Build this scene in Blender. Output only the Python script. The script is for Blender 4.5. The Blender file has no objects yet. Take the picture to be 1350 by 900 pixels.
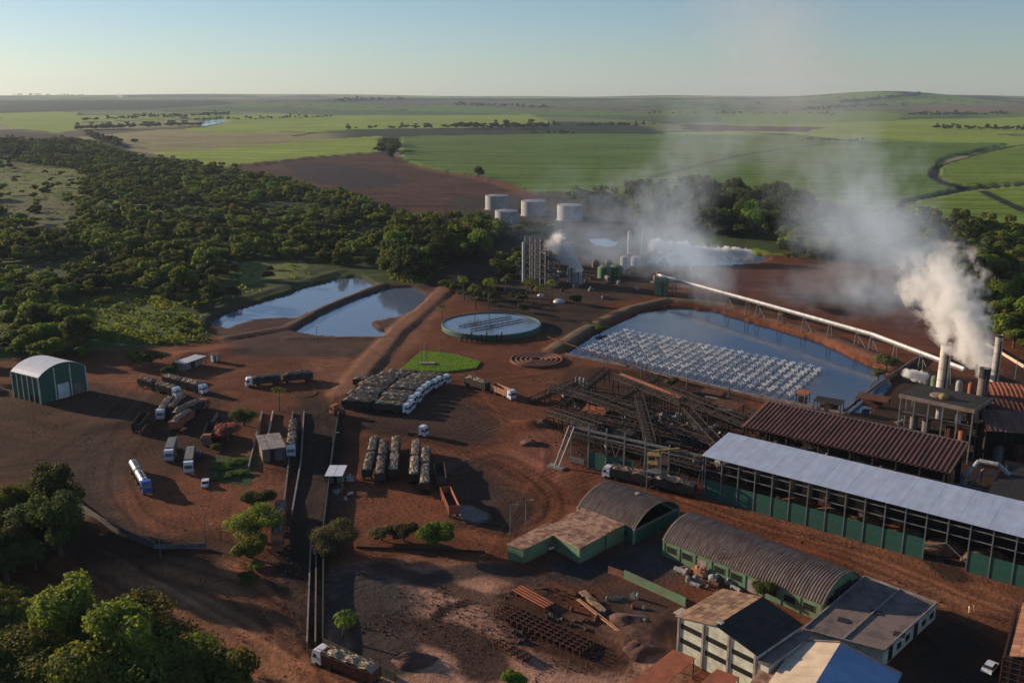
import bpy, bmesh, math, random
import numpy as np
from mathutils import Vector, Matrix
random.seed(7)
scene = bpy.context.scene
COL = scene.collection
R = math.radians
# ---------------------------------------------------------------- camera
CAM_H, FPX, PITCH = 100.0, 1250.0, R(14.5)
cam_d = bpy.data.cameras.new('camera'); cam = bpy.data.objects.new('camera', cam_d); COL.objects.link(cam)
cam.location = (0, 0, CAM_H); cam.rotation_euler = (R(90) - PITCH, 0, 0)
cam_d.sensor_width = 36; cam_d.lens = FPX / 1350 * 36; cam_d.clip_start = 1; cam_d.clip_end = 60000
scene.camera = cam
# ---------------------------------------------------------------- sky and sun
SUN_AZ, SUN_EL = 152.0, 13.0           # azimuth counted anticlockwise from +X
sv = Vector((math.cos(R(SUN_AZ)) * math.cos(R(SUN_EL)), math.sin(R(SUN_AZ)) * math.cos(R(SUN_EL)), math.sin(R(SUN_EL))))
world = bpy.data.worlds.new('World'); scene.world = world; world.use_nodes = True
wn = world.node_tree; bg = wn.nodes['Background']
sky = wn.nodes.new('ShaderNodeTexSky'); sky.sky_type = 'NISHITA'; sky.sun_disc = False
sky.sun_elevation = R(SUN_EL); sky.sun_rotation = R(90 - SUN_AZ); sky.altitude = 500
sky.air_density = 1.0; sky.dust_density = 0.35; sky.ozone_density = 1.6
hsv = wn.nodes.new('ShaderNodeHueSaturation'); hsv.inputs['Saturation'].default_value = 0.88
tint = wn.nodes.new('ShaderNodeMix'); tint.data_type = 'RGBA'; tint.blend_type = 'MULTIPLY'; tint.inputs[0].default_value = 1; tint.inputs[7].default_value = (0.85, 0.98, 1.20, 1)
wn.links.new(sky.outputs[0], hsv.inputs['Color']); wn.links.new(hsv.outputs[0], tint.inputs[6]); wn.links.new(tint.outputs[2], bg.inputs[0]); bg.inputs[1].default_value = 0.068
sun_d = bpy.data.lights.new('sun', 'SUN'); sun_d.energy = 5.0; sun_d.angle = R(0.6); sun_d.color = (1.0, 0.78, 0.56)
sun = bpy.data.objects.new('sun', sun_d); COL.objects.link(sun)
sun.rotation_euler = sv.to_track_quat('Z', 'Y').to_euler()
vs = scene.view_settings; vs.view_transform = 'Standard'; vs.look = 'None'; vs.exposure = 0.5; vs.gamma = 1.0
cy = scene.cycles
cy.max_bounces = 5; cy.diffuse_bounces = 2; cy.glossy_bounces = 2; cy.transmission_bounces = 2; cy.volume_bounces = 3
cy.transparent_max_bounces = 8; cy.volume_step_rate = 1.0; cy.volume_max_steps = 128; cy.use_denoising = True
# ---------------------------------------------------------------- maps between the view and the land
cP, sP = math.cos(PITCH), math.sin(PITCH)
def ray(px, py):
    u = (px - 675) / FPX; v = (450 - py) / FPX
    return u, cP + v * sP, -sP + v * cP
def G(px, py, z=0.0):
    dx, dy, dz = ray(px, py); t = (z - CAM_H) / dz
    return dx * t, dy * t
def WP(px, py, Y):
    dx, dy, dz = ray(px, py); t = Y / dy
    return Vector((dx * t, Y, CAM_H + dz * t))
def G2(px, py):
    dx, dy, dz = ray(px, py)
    if dz < -0.05: return G(px, py)
    t = 1200.0
    while t < 16000:
        if CAM_H + dz * t < float(hfun(np.array([dx * t]), np.array([dy * t]))[0]): break
        t *= 1.006
    return dx * t, dy * t
def sstep(a, b, x):
    t = np.clip((x - a) / (b - a), 0, 1); return t * t * (3 - 2 * t)
_rs = np.random.RandomState(5); _lat = _rs.rand(256, 256)
def vnoise(x, y):
    xi = np.floor(x).astype(int); yi = np.floor(y).astype(int); fx = x - xi; fy = y - yi
    fx = fx * fx * (3 - 2 * fx); fy = fy * fy * (3 - 2 * fy)
    a = _lat[xi % 256, yi % 256]; b = _lat[(xi + 1) % 256, yi % 256]; c = _lat[xi % 256, (yi + 1) % 256]; d = _lat[(xi + 1) % 256, (yi + 1) % 256]
    return (a * (1 - fx) + b * fx) * (1 - fy) + (c * (1 - fx) + d * fx) * fy
def fnoise(x, y, s, o=3):
    v = 0; a = 0.5; x = x / s; y = y / s
    for k in range(o):
        v = v + a * vnoise(x + 17.3 * k, y + 9.1 * k); a *= 0.5; x = x * 2; y = y * 2
    return v / (1 - 0.5 ** o)
def hfun(x, y):
    r = np.hypot(x, y)
    z = 100 * sstep(1500, 14500, r) * (0.9 + 0.1 * sstep(0, 3000, -x))
    a = sstep(1700, 5000, r)
    z = z + a * (fnoise(x, y, 2600, 2) - 0.5) * 70 * (0.5 + 0.5 * sstep(4000, 12000, r))
    z = z + a * (fnoise(x + 900, y, 1500, 1) - 0.5) * 16
    hx, hy = 8900 * 495 / 1250, 8900.
    z = z + 62 * np.exp(-(((x - hx) / 620) ** 2 + ((y - hy) / 900) ** 2)) + 30 * np.exp(-(((x - hx + 700) / 900) ** 2 + ((y - hy) / 900) ** 2))
    return z
def H1(x, y): return float(hfun(np.array([float(x)]), np.array([float(y)]))[0])
def pip(poly, x, y):
    ins = np.zeros(x.shape, bool); n = len(poly)
    xs = [p[0] for p in poly]; ys = [p[1] for p in poly]
    m = (x >= min(xs)) & (x <= max(xs)) & (y >= min(ys)) & (y <= max(ys))
    if not m.any(): return ins
    xm, ym = x[m], y[m]; im = np.zeros(xm.shape, bool); j = n - 1
    for i in range(n):
        xi, yi = poly[i]; xj, yj = poly[j]
        if yi != yj:
            c = ((yi > ym) != (yj > ym)) & (xm < (xj - xi) * (ym - yi) / (yj - yi) + xi); im ^= c
        j = i
    ins[m] = im
    return ins
# ---------------------------------------------------------------- materials
def nd(t, k, **kw):
    n = t.nodes.new(k)
    for a, b in kw.items():
        if a.startswith('i_'): n.inputs[int(a[2:])].default_value = b
        else: setattr(n, a, b)
    return n
def mat(name, c1, c2=None, rough=0.8, metal=0.0, scale=1.0, detail=4, bump=0.0, stretch=(1, 1, 1), dust=0.0, rnd=0.0, spec=0.3, contrast=(0.35, 0.65)):
    m = bpy.data.materials.new(name); m.use_nodes = True; t = m.node_tree; L = t.links.new
    p = t.nodes['Principled BSDF']; p.inputs['Roughness'].default_value = rough; p.inputs['Metallic'].default_value = metal
    p.inputs['Specular IOR Level'].default_value = spec
    c2 = c2 or tuple(v * 0.6 for v in c1)
    tc = nd(t, 'ShaderNodeTexCoord'); mp = nd(t, 'ShaderNodeMapping'); mp.inputs['Scale'].default_value = stretch
    L(tc.outputs['Object'], mp.inputs[0])
    nz = nd(t, 'ShaderNodeTexNoise'); nz.inputs['Scale'].default_value = scale; nz.inputs['Detail'].default_value = detail; nz.inputs['Roughness'].default_value = 0.62
    L(mp.outputs[0], nz.inputs['Vector'])
    cr = nd(t, 'ShaderNodeValToRGB'); e = cr.color_ramp.elements
    e[0].position = contrast[0]; e[1].position = contrast[1]; e[0].color = (*c2, 1); e[1].color = (*c1, 1)
    L(nz.outputs[0], cr.inputs[0]); out = cr.outputs[0]
    if dust:
        n2 = nd(t, 'ShaderNodeTexNoise'); n2.inputs['Scale'].default_value = 0.35; n2.inputs['Detail'].default_value = 5
        L(tc.outputs['Object'], n2.inputs['Vector'])
        mr = nd(t, 'ShaderNodeMapRange'); mr.inputs[1].default_value = 0.4; mr.inputs[2].default_value = 0.7; mr.inputs[4].default_value = dust
        L(n2.outputs[0], mr.inputs[0])
        mx = nd(t, 'ShaderNodeMix', data_type='RGBA'); mx.inputs[7].default_value = (0.13, 0.06, 0.038, 1)
        L(mr.outputs[0], mx.inputs[0]); L(out, mx.inputs[6]); out = mx.outputs[2]
    if rnd:
        oi = nd(t, 'ShaderNodeObjectInfo'); mr = nd(t, 'ShaderNodeMapRange'); mr.inputs[3].default_value = 1 - rnd; mr.inputs[4].default_value = 1 + rnd
        L(oi.outputs['Random'], mr.inputs[0])
        hs = nd(t, 'ShaderNodeHueSaturation'); L(mr.outputs[0], hs.inputs['Value']); L(out, hs.inputs['Color'])
        m2 = nd(t, 'ShaderNodeMapRange'); m2.inputs[3].default_value = 0.5 - rnd * 0.07; m2.inputs[4].default_value = 0.5 + rnd * 0.05
        L(oi.outputs['Random'], m2.inputs[0]); L(m2.outputs[0], hs.inputs['Hue']); out = hs.outputs[0]
    L(out, p.inputs['Base Color'])
    if bump:
        b = nd(t, 'ShaderNodeBump'); b.inputs['Strength'].default_value = bump; b.inputs['Distance'].default_value = 0.1
        L(nz.outputs[0], b.inputs['Height']); L(b.outputs[0], p.inputs['Normal'])
    return m
M = {}
M['white'] = mat('white_paint', (.72, .73, .74), (.5, .5, .5), 0.5, scale=1.5, dust=.35)
M['whiteroof'] = mat('white_metal_roof', (.45, .53, .67), (.36, .43, .55), 0.5, scale=.5, stretch=(1.6, .15, 1), detail=7, dust=.16, rnd=.04, contrast=(.3, .6))
M['shedroof'] = mat('shed_roof', (.74, .76, .80), (.62, .64, .68), 0.45, scale=.4, dust=.1)
M['green'] = mat('green_sheet', (.022, .115, .085), (.016, .085, .065), .6, scale=.8, dust=.18)
M['wallgreen'] = mat('dark_green_wall', (.035, .06, .045), (.02, .035, .028), .9, scale=.6, dust=.4)
M['greenlight'] = mat('green_plaster', (.15, .27, .15), (.08, .17, .10), .85, scale=.7, dust=.6)
M['grey'] = mat('grey_steel', (.20, .215, .22), (.10, .11, .115), .6, scale=1, dust=.45)
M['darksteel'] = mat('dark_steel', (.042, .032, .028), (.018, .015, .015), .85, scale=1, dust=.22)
M['rust'] = mat('rusty_steel', (.15, .052, .028), (.06, .026, .018), .9, scale=1.2)
M['rustroof'] = mat('rust_roof', (.22, .10, .075), (.12, .06, .05), .85, scale=.5, stretch=(1, .2, 1))
M['orangeroof'] = mat('orange_roof', (.42, .13, .06), (.26, .09, .05), .85, scale=.5)
M['archroof'] = mat('arched_roof', (.27, .205, .17), (.10, .078, .066), .85, scale=.9, stretch=(2.2, .35, .35), detail=8, dust=.5)
M['tileroof'] = mat('tile_roof', (.38, .18, .10), (.14, .08, .05), .9, scale=1.1, rnd=.25)
M['darkroof'] = mat('dark_roof', (.034, .031, .030), (.018, .017, .017), .8, scale=.6)
M['slate'] = mat('weathered_slab', (.27, .215, .185), (.11, .09, .08), .9, scale=.35, dust=.4)
M['tan'] = mat('tan_roof', (.62, .50, .36), (.46, .36, .25), .7, scale=.3)
M['blueroof'] = mat('blue_roof', (.19, .32, .50), (.14, .25, .41), .55, scale=.3)
M['cream'] = mat('cream_wall', (.62, .64, .52), (.42, .43, .35), .85, scale=.8, dust=.3)
M['concrete'] = mat('concrete', (.34, .31, .28), (.20, .18, .165), .9, scale=.8, dust=.5)
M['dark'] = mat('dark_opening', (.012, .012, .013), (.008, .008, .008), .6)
M['glass'] = mat('window_glass', (.03, .04, .05), (.02, .025, .03), .15, spec=.6)
M['cane'] = mat('cane_load', (.42, .34, .25), (.09, .065, .05), .95, scale=2.2, detail=6, stretch=(.6, 2, 2), bump=1, rnd=.3)
M['trailer'] = mat('trailer_side', (.045, .05, .045), (.025, .027, .025), .7, scale=1, dust=.5, rnd=.3)
M['redtrailer'] = mat('red_trailer_side', (.42, .13, .07), (.28, .09, .05), .8, scale=1, dust=.2)
M['tantrailer'] = mat('tan_trailer_side', (.50, .25, .14), (.38, .18, .10), .8, scale=1, dust=.2)
M['cabwhite'] = mat('cab_white', (.75, .77, .80), (.6, .62, .65), .35, scale=1, dust=.2, spec=.5)
M['cabblue'] = mat('cab_blue', (.04, .12, .45), (.03, .09, .33), .35, scale=1, spec=.5)
M['tyre'] = mat('tyre_rubber', (.02, .02, .02), (.05, .03, .025), .9, scale=2)
M['steelshine'] = mat('polished_tank', (.55, .56, .57), (.38, .38, .38), .25, metal=.85, scale=.8)
M['yellow'] = mat('yellow_paint', (.34, .25, .07), (.2, .14, .05), .6, scale=2, dust=.3)
M['tankwhite'] = mat('tank_white', (.40, .41, .42), (.27, .28, .29), .55, scale=.3, stretch=(1, 1, .3), dust=.2)
M['chimney'] = mat('chimney_paint', (.60, .56, .50), (.40, .36, .31), .7, scale=.5, stretch=(1, 1, .3))
M['soot'] = mat('soot', (.05, .045, .04), (.03, .03, .03), .9)
M['leaf'] = mat('leaf_green', (.18, .21, .036), (.065, .092, .020), .75, scale=.35, rnd=.4, spec=.15)
M['leafdark'] = mat('leaf_dark', (.085, .112, .030), (.032, .050, .017), .75, scale=.35, rnd=.35, spec=.15)
M['leafbright'] = mat('leaf_bright', (.16, .23, .035), (.07, .12, .02), .7, scale=.5, rnd=.25, spec=.15)
M['leafolive'] = mat('leaf_olive', (.15, .14, .07), (.07, .07, .035), .8, scale=.5, rnd=.3, spec=.15)
M['pink'] = mat('pink_blossom', (.50, .17, .18), (.05, .045, .025), .8, scale=1.6, detail=3)
M['bark'] = mat('bark', (.12, .085, .06), (.06, .045, .035), .95, scale=3)
M['hedge'] = mat('short_grass', (.16, .30, .035), (.10, .20, .03), .9, scale=.4, detail=6)
M['spray'] = mat('spray_water', (.80, .81, .81), (.66, .67, .68), .5, scale=2)
M['clay'] = mat('clay_rings', (.22, .10, .07), (.12, .06, .045), .95, scale=.8, bump=.5)
M['clod'] = mat('soil_clod', (.17, .072, .04), (.075, .034, .022), .95, scale=.3, detail=3)
M['soilpile'] = mat('soil_pile', (.16, .08, .055), (.06, .035, .03), .95, scale=.9, detail=7, bump=1)
M['bagasse'] = mat('bagasse', (.28, .15, .08), (.12, .07, .045), .95, scale=.6, detail=7, bump=1)
M['scrap'] = mat('scrap_white', (.5, .5, .48), (.18, .16, .15), .8, scale=1.5)
for k_ in ('leaf', 'leafdark', 'leafbright', 'leafolive', 'pink', 'hedge'):      # leaves let some light through
    t_ = M[k_].node_tree; p_ = t_.nodes['Principled BSDF']; src_ = p_.inputs['Base Color'].links[0].from_socket
    tl_ = nd(t_, 'ShaderNodeBsdfTranslucent'); g_ = nd(t_, 'ShaderNodeMix', data_type='RGBA', blend_type='MULTIPLY'); g_.inputs[0].default_value = 1; g_.inputs[7].default_value = (1.5, 1.35, .7, 1)
    t_.links.new(src_, g_.inputs[6]); t_.links.new(g_.outputs[2], tl_.inputs[0]); mx_ = nd(t_, 'ShaderNodeMixShader'); mx_.inputs[0].default_value = .42
    t_.links.new(p_.outputs[0], mx_.inputs[1]); t_.links.new(tl_.outputs[0], mx_.inputs[2]); t_.links.new(mx_.outputs[0], t_.nodes['Material Output'].inputs['Surface'])
# ---------------------------------------------------------------- mesh helpers
class MB:
    def __init__(s): s.v = []; s.f = []
    def add(s, vs_, fs):
        o = len(s.v); s.v += [tuple(v) for v in vs_]; s.f += [tuple(i + o for i in f) for f in fs]; return s
    def box(s, x0, x1, y0, y1, z0, z1):
        return s.add([(x0, y0, z0), (x1, y0, z0), (x1, y1, z0), (x0, y1, z0), (x0, y0, z1), (x1, y0, z1), (x1, y1, z1), (x0, y1, z1)],
                     [(0, 3, 2, 1), (4, 5, 6, 7), (0, 1, 5, 4), (1, 2, 6, 5), (2, 3, 7, 6), (3, 0, 4, 7)])
    def cbox(s, c, d): return s.box(c[0] - d[0] / 2, c[0] + d[0] / 2, c[1] - d[1] / 2, c[1] + d[1] / 2, c[2] - d[2] / 2, c[2] + d[2] / 2)
    def bar(s, a, b, w, h=None):
        a = Vector(a); b = Vector(b); d = (b - a).normalized(); h = h or w
        u = Vector((0, 0, 1)) if abs(d.z) < .95 else Vector((1, 0, 0))
        r = d.cross(u).normalized() * w / 2; q = r.cross(d).normalized() * h / 2
        P = [a - r - q, a + r - q, a + r + q, a - r + q, b - r - q, b + r - q, b + r + q, b - r + q]
        return s.add(P, [(0, 1, 2, 3), (7, 6, 5, 4), (0, 4, 5, 1), (1, 5, 6, 2), (2, 6, 7, 3), (3, 7, 4, 0)])
    def tube(s, a, b, r0, r1=None, n=10, cap=True):
        a = Vector(a); b = Vector(b); r1 = r0 if r1 is None else r1; d = (b - a).normalized()
        u = Vector((0, 0, 1)) if abs(d.z) < .95 else Vector((1, 0, 0)); e = d.cross(u).normalized(); g = e.cross(d)
        P = []
        for c, rr in ((a, r0), (b, r1)):
            for k in range(n):
                t = 2 * math.pi * k / n; P.append(c + e * (rr * math.cos(t)) + g * (rr * math.sin(t)))
        F = [(k, k + n, (k + 1) % n + n, (k + 1) % n) for k in range(n)]
        if cap: F += [tuple(range(n)), tuple(range(2 * n - 1, n - 1, -1))]
        return s.add(P, F)
    def lathe(s, prof, n=32, c=(0, 0)):
        P = []; F = []
        for r, z in prof:
            for k in range(n):
                t = 2 * math.pi * k / n; P.append((c[0] + r * math.cos(t), c[1] + r * math.sin(t), z))
        for i in range(len(prof) - 1):
            for k in range(n): F.append((i * n + k, i * n + (k + 1) % n, (i + 1) * n + (k + 1) % n, (i + 1) * n + k))
        return s.add(P, F)
    def prism(s, poly, z0, z1):
        n = len(poly)
        return s.add([(x, y, z0) for x, y in poly] + [(x, y, z1) for x, y in poly],
                     [tuple(range(n - 1, -1, -1)), tuple(range(n, 2 * n))] + [(i, (i + 1) % n, (i + 1) % n + n, i + n) for i in range(n)])
    def mesh(s, name, m, smooth=False):
        me = bpy.data.meshes.new(name); me.from_pydata(s.v, [], s.f); me.update()
        if m: me.materials.append(m)
        if smooth: me.shade_smooth()
        return me
    def build(s, name, m, parent=None, smooth=False, loc=None, **kw):
        o = bpy.data.objects.new(name, s.mesh(name, m, smooth)); COL.objects.link(o)
        if parent: o.parent = parent
        if loc: o.location = loc
        for k, v in kw.items(): o[k] = v
        return o
def thing(name, label, cat, loc=(0, 0, 0), rz=0.0, group=None):
    o = bpy.data.objects.new(name, None); COL.objects.link(o); o.location = loc; o.rotation_euler = (0, 0, rz)
    o.empty_display_size = 1; o['label'] = label; o['category'] = cat
    if group: o['group'] = group
    return o
def tag(o, label, cat, group=None, kind=None):
    o['label'] = label; o['category'] = cat
    if group: o['group'] = group
    if kind: o['kind'] = kind
    return o
def kids(o): return [c for c in COL.objects if c.parent == o]
def copy_tree(o, tree=None):
    c = o.copy(); COL.objects.link(c)
    for ch, gs in tree:
        d = ch.copy(); COL.objects.link(d); d.parent = c
        for g in gs:
            e = g.copy(); COL.objects.link(e); e.parent = d
    return c
def tree_of(o): return [(c, kids(c)) for c in kids(o)]
def inst(me, name, parent, loc=(0, 0, 0), rz=0, sc=None):
    o = bpy.data.objects.new(name, me); COL.objects.link(o); o.parent = parent; o.location = loc; o.rotation_euler = (0, 0, rz)
    if sc: o.scale = sc
    return o
def roof_sheet(mb, prof, x0, x1, pitch, amp, thick=.12, duty=.45):
    """corrugated sheet: prof = [(y,z)...] across, ribs run along prof, corrugation along x"""
    n = int(round((x1 - x0) / pitch)); xs = []
    for k in range(n):
        a = x0 + (x1 - x0) * k / n; w = (x1 - x0) / n
        xs += [(a, 0), (a + w * (1 - duty) , 0), (a + w * (1 - duty) + w * .08, amp), (a + w * .94, amp)]
    xs.append((x1, 0)); m = len(prof)
    nor = []
    for i in range(m):
        a = prof[max(0, i - 1)]; b = prof[min(m - 1, i + 1)]; d = (b[0] - a[0], b[1] - a[1]); l = math.hypot(*d) or 1
        nor.append((-d[1] / l, d[0] / l))
    P = []
    for x, h in xs:
        for i, (y, z) in enumerate(prof): P.append((x, y + nor[i][0] * h, z + nor[i][1] * h))
    N = len(P)
    for x, h in xs:
        for i, (y, z) in enumerate(prof): P.append((x, y + nor[i][0] * (h - thick), z + nor[i][1] * (h - thick)))
    F = []
    for a in range(len(xs) - 1):
        for i in range(m - 1):
            q = a * m + i; F.append((q, q + m, q + m + 1, q + 1)); F.append((N + q, N + q + 1, N + q + m + 1, N + q + m))
    for i in range(m - 1):
        F.append((i, i + 1, N + i + 1, N + i)); q = (len(xs) - 1) * m + i; F.append((q, N + q, N + q + 1, q + 1))
    for a in range(len(xs) - 1):
        q = a * m; F.append((q, N + q, N + q + m, q + m)); q = a * m + m - 1; F.append((q, q + m, N + q + m, N + q))
    return mb.add(P, F)
def ang(a, b): return math.atan2(b[1] - a[1], b[0] - a[0])
def lump(rx, ry, rz, seed, nu=14, nv=7, amp=.25):
    rr = random.Random(seed); mb = MB(); P = []; F = []
    ph = [rr.uniform(0, 6.28) for _ in range(8)]
    for j in range(nv + 1):
        v = j / nv * math.pi / 2
        for i in range(nu):
            u = 2 * math.pi * i / nu
            k = 1 + amp * (math.sin(3 * u + ph[0] + 2 * v) * .4 + math.sin(5 * u + ph[1]) * .3 + rr.uniform(-.5, .5))
            P.append((rx * k * math.cos(u) * math.cos(v), ry * k * math.sin(u) * math.cos(v), rz * math.sin(v) * (1 + amp * .5 * math.sin(2 * u + ph[2])) - .05))
    for j in range(nv):
        for i in range(nu): F.append((j * nu + i, j * nu + (i + 1) % nu, (j + 1) * nu + (i + 1) % nu, (j + 1) * nu + i))
    return mb.add(P, F)
# ================================================================ THE LAND
CANE = (.16, .235, .035); CANE2 = (.115, .19, .035); CANEB = (.26, .34, .05); TANF = (.28, .25, .11)
BROWN = (.085, .042, .030); DBROWN = (.042, .026, .023); WOODF = (.058, .078, .024); SOIL = (.14, .050, .024); DSOIL = (.058, .027, .017)
BSOIL = (.20, .085, .045); GRASS = (.145, .165, .05); MUD = (.075, .042, .032); YARD = (.34, .185, .125); ASPH_SHADE = (.05, .042, .040)
def PP(*a): return [(a[i], a[i + 1]) for i in range(0, len(a), 2)]
# land cover (outline as seen, colour with some sun and shade painted in, cane height, 1 = bare soil)
COVER = [
 (PP(-400,190, 0,186,110,186,170,202,290,222,380,240,470,262,560,290,700,268,760,262,860,250,1030,262,1190,272,1290,310,1800,320,1800,470,1300,440,1180,360,1000,330,900,330,820,330,700,380,560,380,300,440,160,470,-400,500), WOODF, 0, 0),
 (PP(-400,205,-10,222,100,222,112,240,105,262,60,268,-10,262,-400,280), GRASS, 0, 0),
 (PP(120,262,190,268,200,285,140,290), GRASS, 0, 0), (PP(240,335,290,330,300,345,250,350), GRASS, 0, 0),
 (PP(310,345,400,345,410,365,320,375), GRASS, 0, 0), (PP(100,395,190,385,260,420,270,450,170,450,120,440), (.11,.15,.035), 0, 0),
 (PP(0,262,90,262,110,300,0,300), (.12,.12,.06), 0, 0),
 (PP(165,178,340,177,440,184,310,196,200,203,160,198), TANF, 1, 0),
 (PP(200,203,310,196,440,184,505,180,503,201,420,208,330,219,290,222), CANEB, 2, 0),
 (PP(292,222,400,209,503,201,528,212,640,235,690,252,705,275,690,310,560,300,450,262,380,244), BROWN, 0, 1),
 (PP(372,216,430,214,500,226,545,240,480,252,400,238), (.04,.028,.03), 0, 1),  # burnt ground, with cloud and smoke shade painted in
 (PP(528,181,760,177,1060,180,1100,188,1330,190,1240,210,1226,236,1268,249,1190,268,1184,284,1100,268,1030,260,850,262,790,258,700,254,620,234,560,222,532,212), CANE2, 2.5, 0),
 (PP(1420,188,1350,194,1290,204,1242,221,1238,237,1275,248,1350,243,1420,240), CANE, 2.5, 0),
 (PP(1420,243,1350,247,1290,252,1196,270,1188,274,1210,292,1300,312,1420,318), CANE, 2.5, 0),
 (PP(240,172,300,158,430,152,700,151,730,163,640,168,450,171,300,176), CANEB, 0, 0),
 (PP(0,150,90,153,118,168,80,176,0,166), CANEB, 0, 0), (PP(-60,168,80,178,100,184,-60,182), DBROWN, 0, 1),
 (PP(960,165,1200,158,1350,155,1420,158,1420,172,1300,178,1100,178,960,174), CANEB, 0, 0),
 (PP(940,150,1100,146,1190,150,1180,160,960,165), CANE, 0, 0), (PP(1200,140,1350,138,1420,140,1420,148,1200,150), (.19,.14,.09), 0, 0),
 (PP(900,164,1090,168,1060,174,900,172), BROWN, 0, 0),
 # the mill and its yards
 (PP(560,372,520,340,600,318,640,300,700,268,760,262,850,300,900,330,1020,335,1180,350,1260,420,1290,440,1500,450,1900,900,1500,1300,-200,1300,-1600,900,-1300,560,-100,488,60,470,150,466,300,440,420,440,500,440), SOIL, 0, 1),
 (PP(590,300,760,300,860,330,1000,345,800,400,760,455,560,372,560,340), (.06, .037, .027), 0, 1),
 (PP(600,262,640,258,860,262,900,322,760,340,600,330,585,300), (.05,.042,.028), 0, 1),
 (PP(262,432,300,408,340,394,372,408,400,416,470,392,500,374,575,376,588,388,550,440,505,452,300,450), MUD, 0, 1), (PP(488,446,530,430,552,418,560,430,530,450), MUD, 0, 1),
 (PP(930,352,1110,362,1190,385,1250,440,1235,470,1150,425,1060,402,960,380), (.125, .05, .035), 0, 1),
 (PP(1040,395,1110,385,1180,405,1150,420), DSOIL, 0, 1),
 (PP(-200,505,60,498,150,505,210,525,290,560,300,600,210,600,160,640,60,640,-200,610), DSOIL, 0, 1),
 (PP(160,520,290,515,300,590,220,640,150,600), DSOIL, 0, 1),
 (PP(60,650,120,560,150,590,165,650,180,690,260,720,170,720), (.05, .03, .022), 0, 1),
 (PP(300,446,430,447,505,452,500,470,330,472,300,468), MUD, 0, 1),
 (PP(470,500,585,378,602,384,560,440,500,510), BSOIL, 0, 1),
 (PP(390,470,480,475,500,500,440,535,420,500), BSOIL, 0, 1),
 (PP(410,515,460,540,450,600,455,700,440,860,400,860,352,860,365,730,380,560), (.045, .027, .021), 0, 1),
 (PP(470,515,600,510,660,560,640,590,560,575,480,570), (.06, .033, .024), 0, 1),
 (PP(580,600,640,610,700,670,690,710,600,690), (.06, .033, .024), 0, 1),  # paints the empty trailers' cast shadow into the dark soil
 (PP(110,740,300,720,400,860,420,900,500,1000,260,1000), (.22, .10, .052), 0, 1),  # dirt road lightened; the sun streak is painted into its colour
 (PP(0,640,60,650,120,700,300,705,320,740,110,742), DSOIL, 0, 1),
 (PP(440,742,640,742,700,790,900,860,880,1000,560,1000,430,860), YARD, 0, 1),
 (PP(640,780,700,770,800,830,860,860,830,900,680,860,640,810), DSOIL, 0, 1),
 (PP(430,745,530,745,560,790,510,850,440,860), (.06,.05,.045), 0, 1),
 (PP(690,745,770,735,900,690,900,770,840,760,790,775,740,770), ASPH_SHADE, 0, 1),  # dark asphalt ground with the buildings' shade painted in
 (PP(820,755,900,790,900,860,830,850,780,790), MUD, 0, 1),
 (PP(930,660,1000,660,1350,760,1420,800,1300,850,1250,800,1130,750,1100,720), (.16, .068, .036), 0, 1),
 (PP(1170,870,1240,800,1330,860,1350,900,1400,1000,1100,1000), (.045, .03, .022), 0, 1),
 (PP(740,480,980,500,990,560,940,640,880,650,740,600), DSOIL, 0, 1),
 (PP(700,560,745,575,740,640,660,600), (.20, .075, .046), 0, 1),
 (PP(1130,540,1180,480,1290,500,1350,480,1420,500,1420,700,1180,640,980,560), (.05, .03, .022), 0, 1),
 (PP(280,600,345,600,330,640,280,632), (.05,.07,.03), 0, 0),
]
PONDS = {
 'pond_left': PP(276,424, 300,412, 345,397, 395,381, 440,366, 472,364, 497,374, 470,388, 425,404, 392,419, 366,418, 335,420, 312,426, 300,432),
 'pond_right': PP(386,436, 425,412, 475,390, 515,378, 545,378, 562,387, 552,408, 520,418, 492,424, 498,432, 514,436, 508,443, 480,444, 430,441),
 'reservoir': PP(744,464, 780,440, 803,428, 845,410, 885,403, 940,409, 1010,428, 1080,450, 1165,490, 1178,506, 1140,545, 1040,530, 900,500),
 'far_pond': PP(846,345, 870,322, 900,318, 970,330, 1018,338, 1010,345, 960,348, 900,350),
 'settling_pond': PP(776,314, 800,312, 816,318, 806,324, 785,322),
 'river': PP(266,168, 268,158, 282,155, 295,153, 300,157, 292,163, 280,165),
}
def to_world(poly, far=False): return [(G2 if far else G)(px, py) for px, py in poly]
PONDW = {k: to_world(v, k == 'river') for k, v in PONDS.items()}
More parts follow.
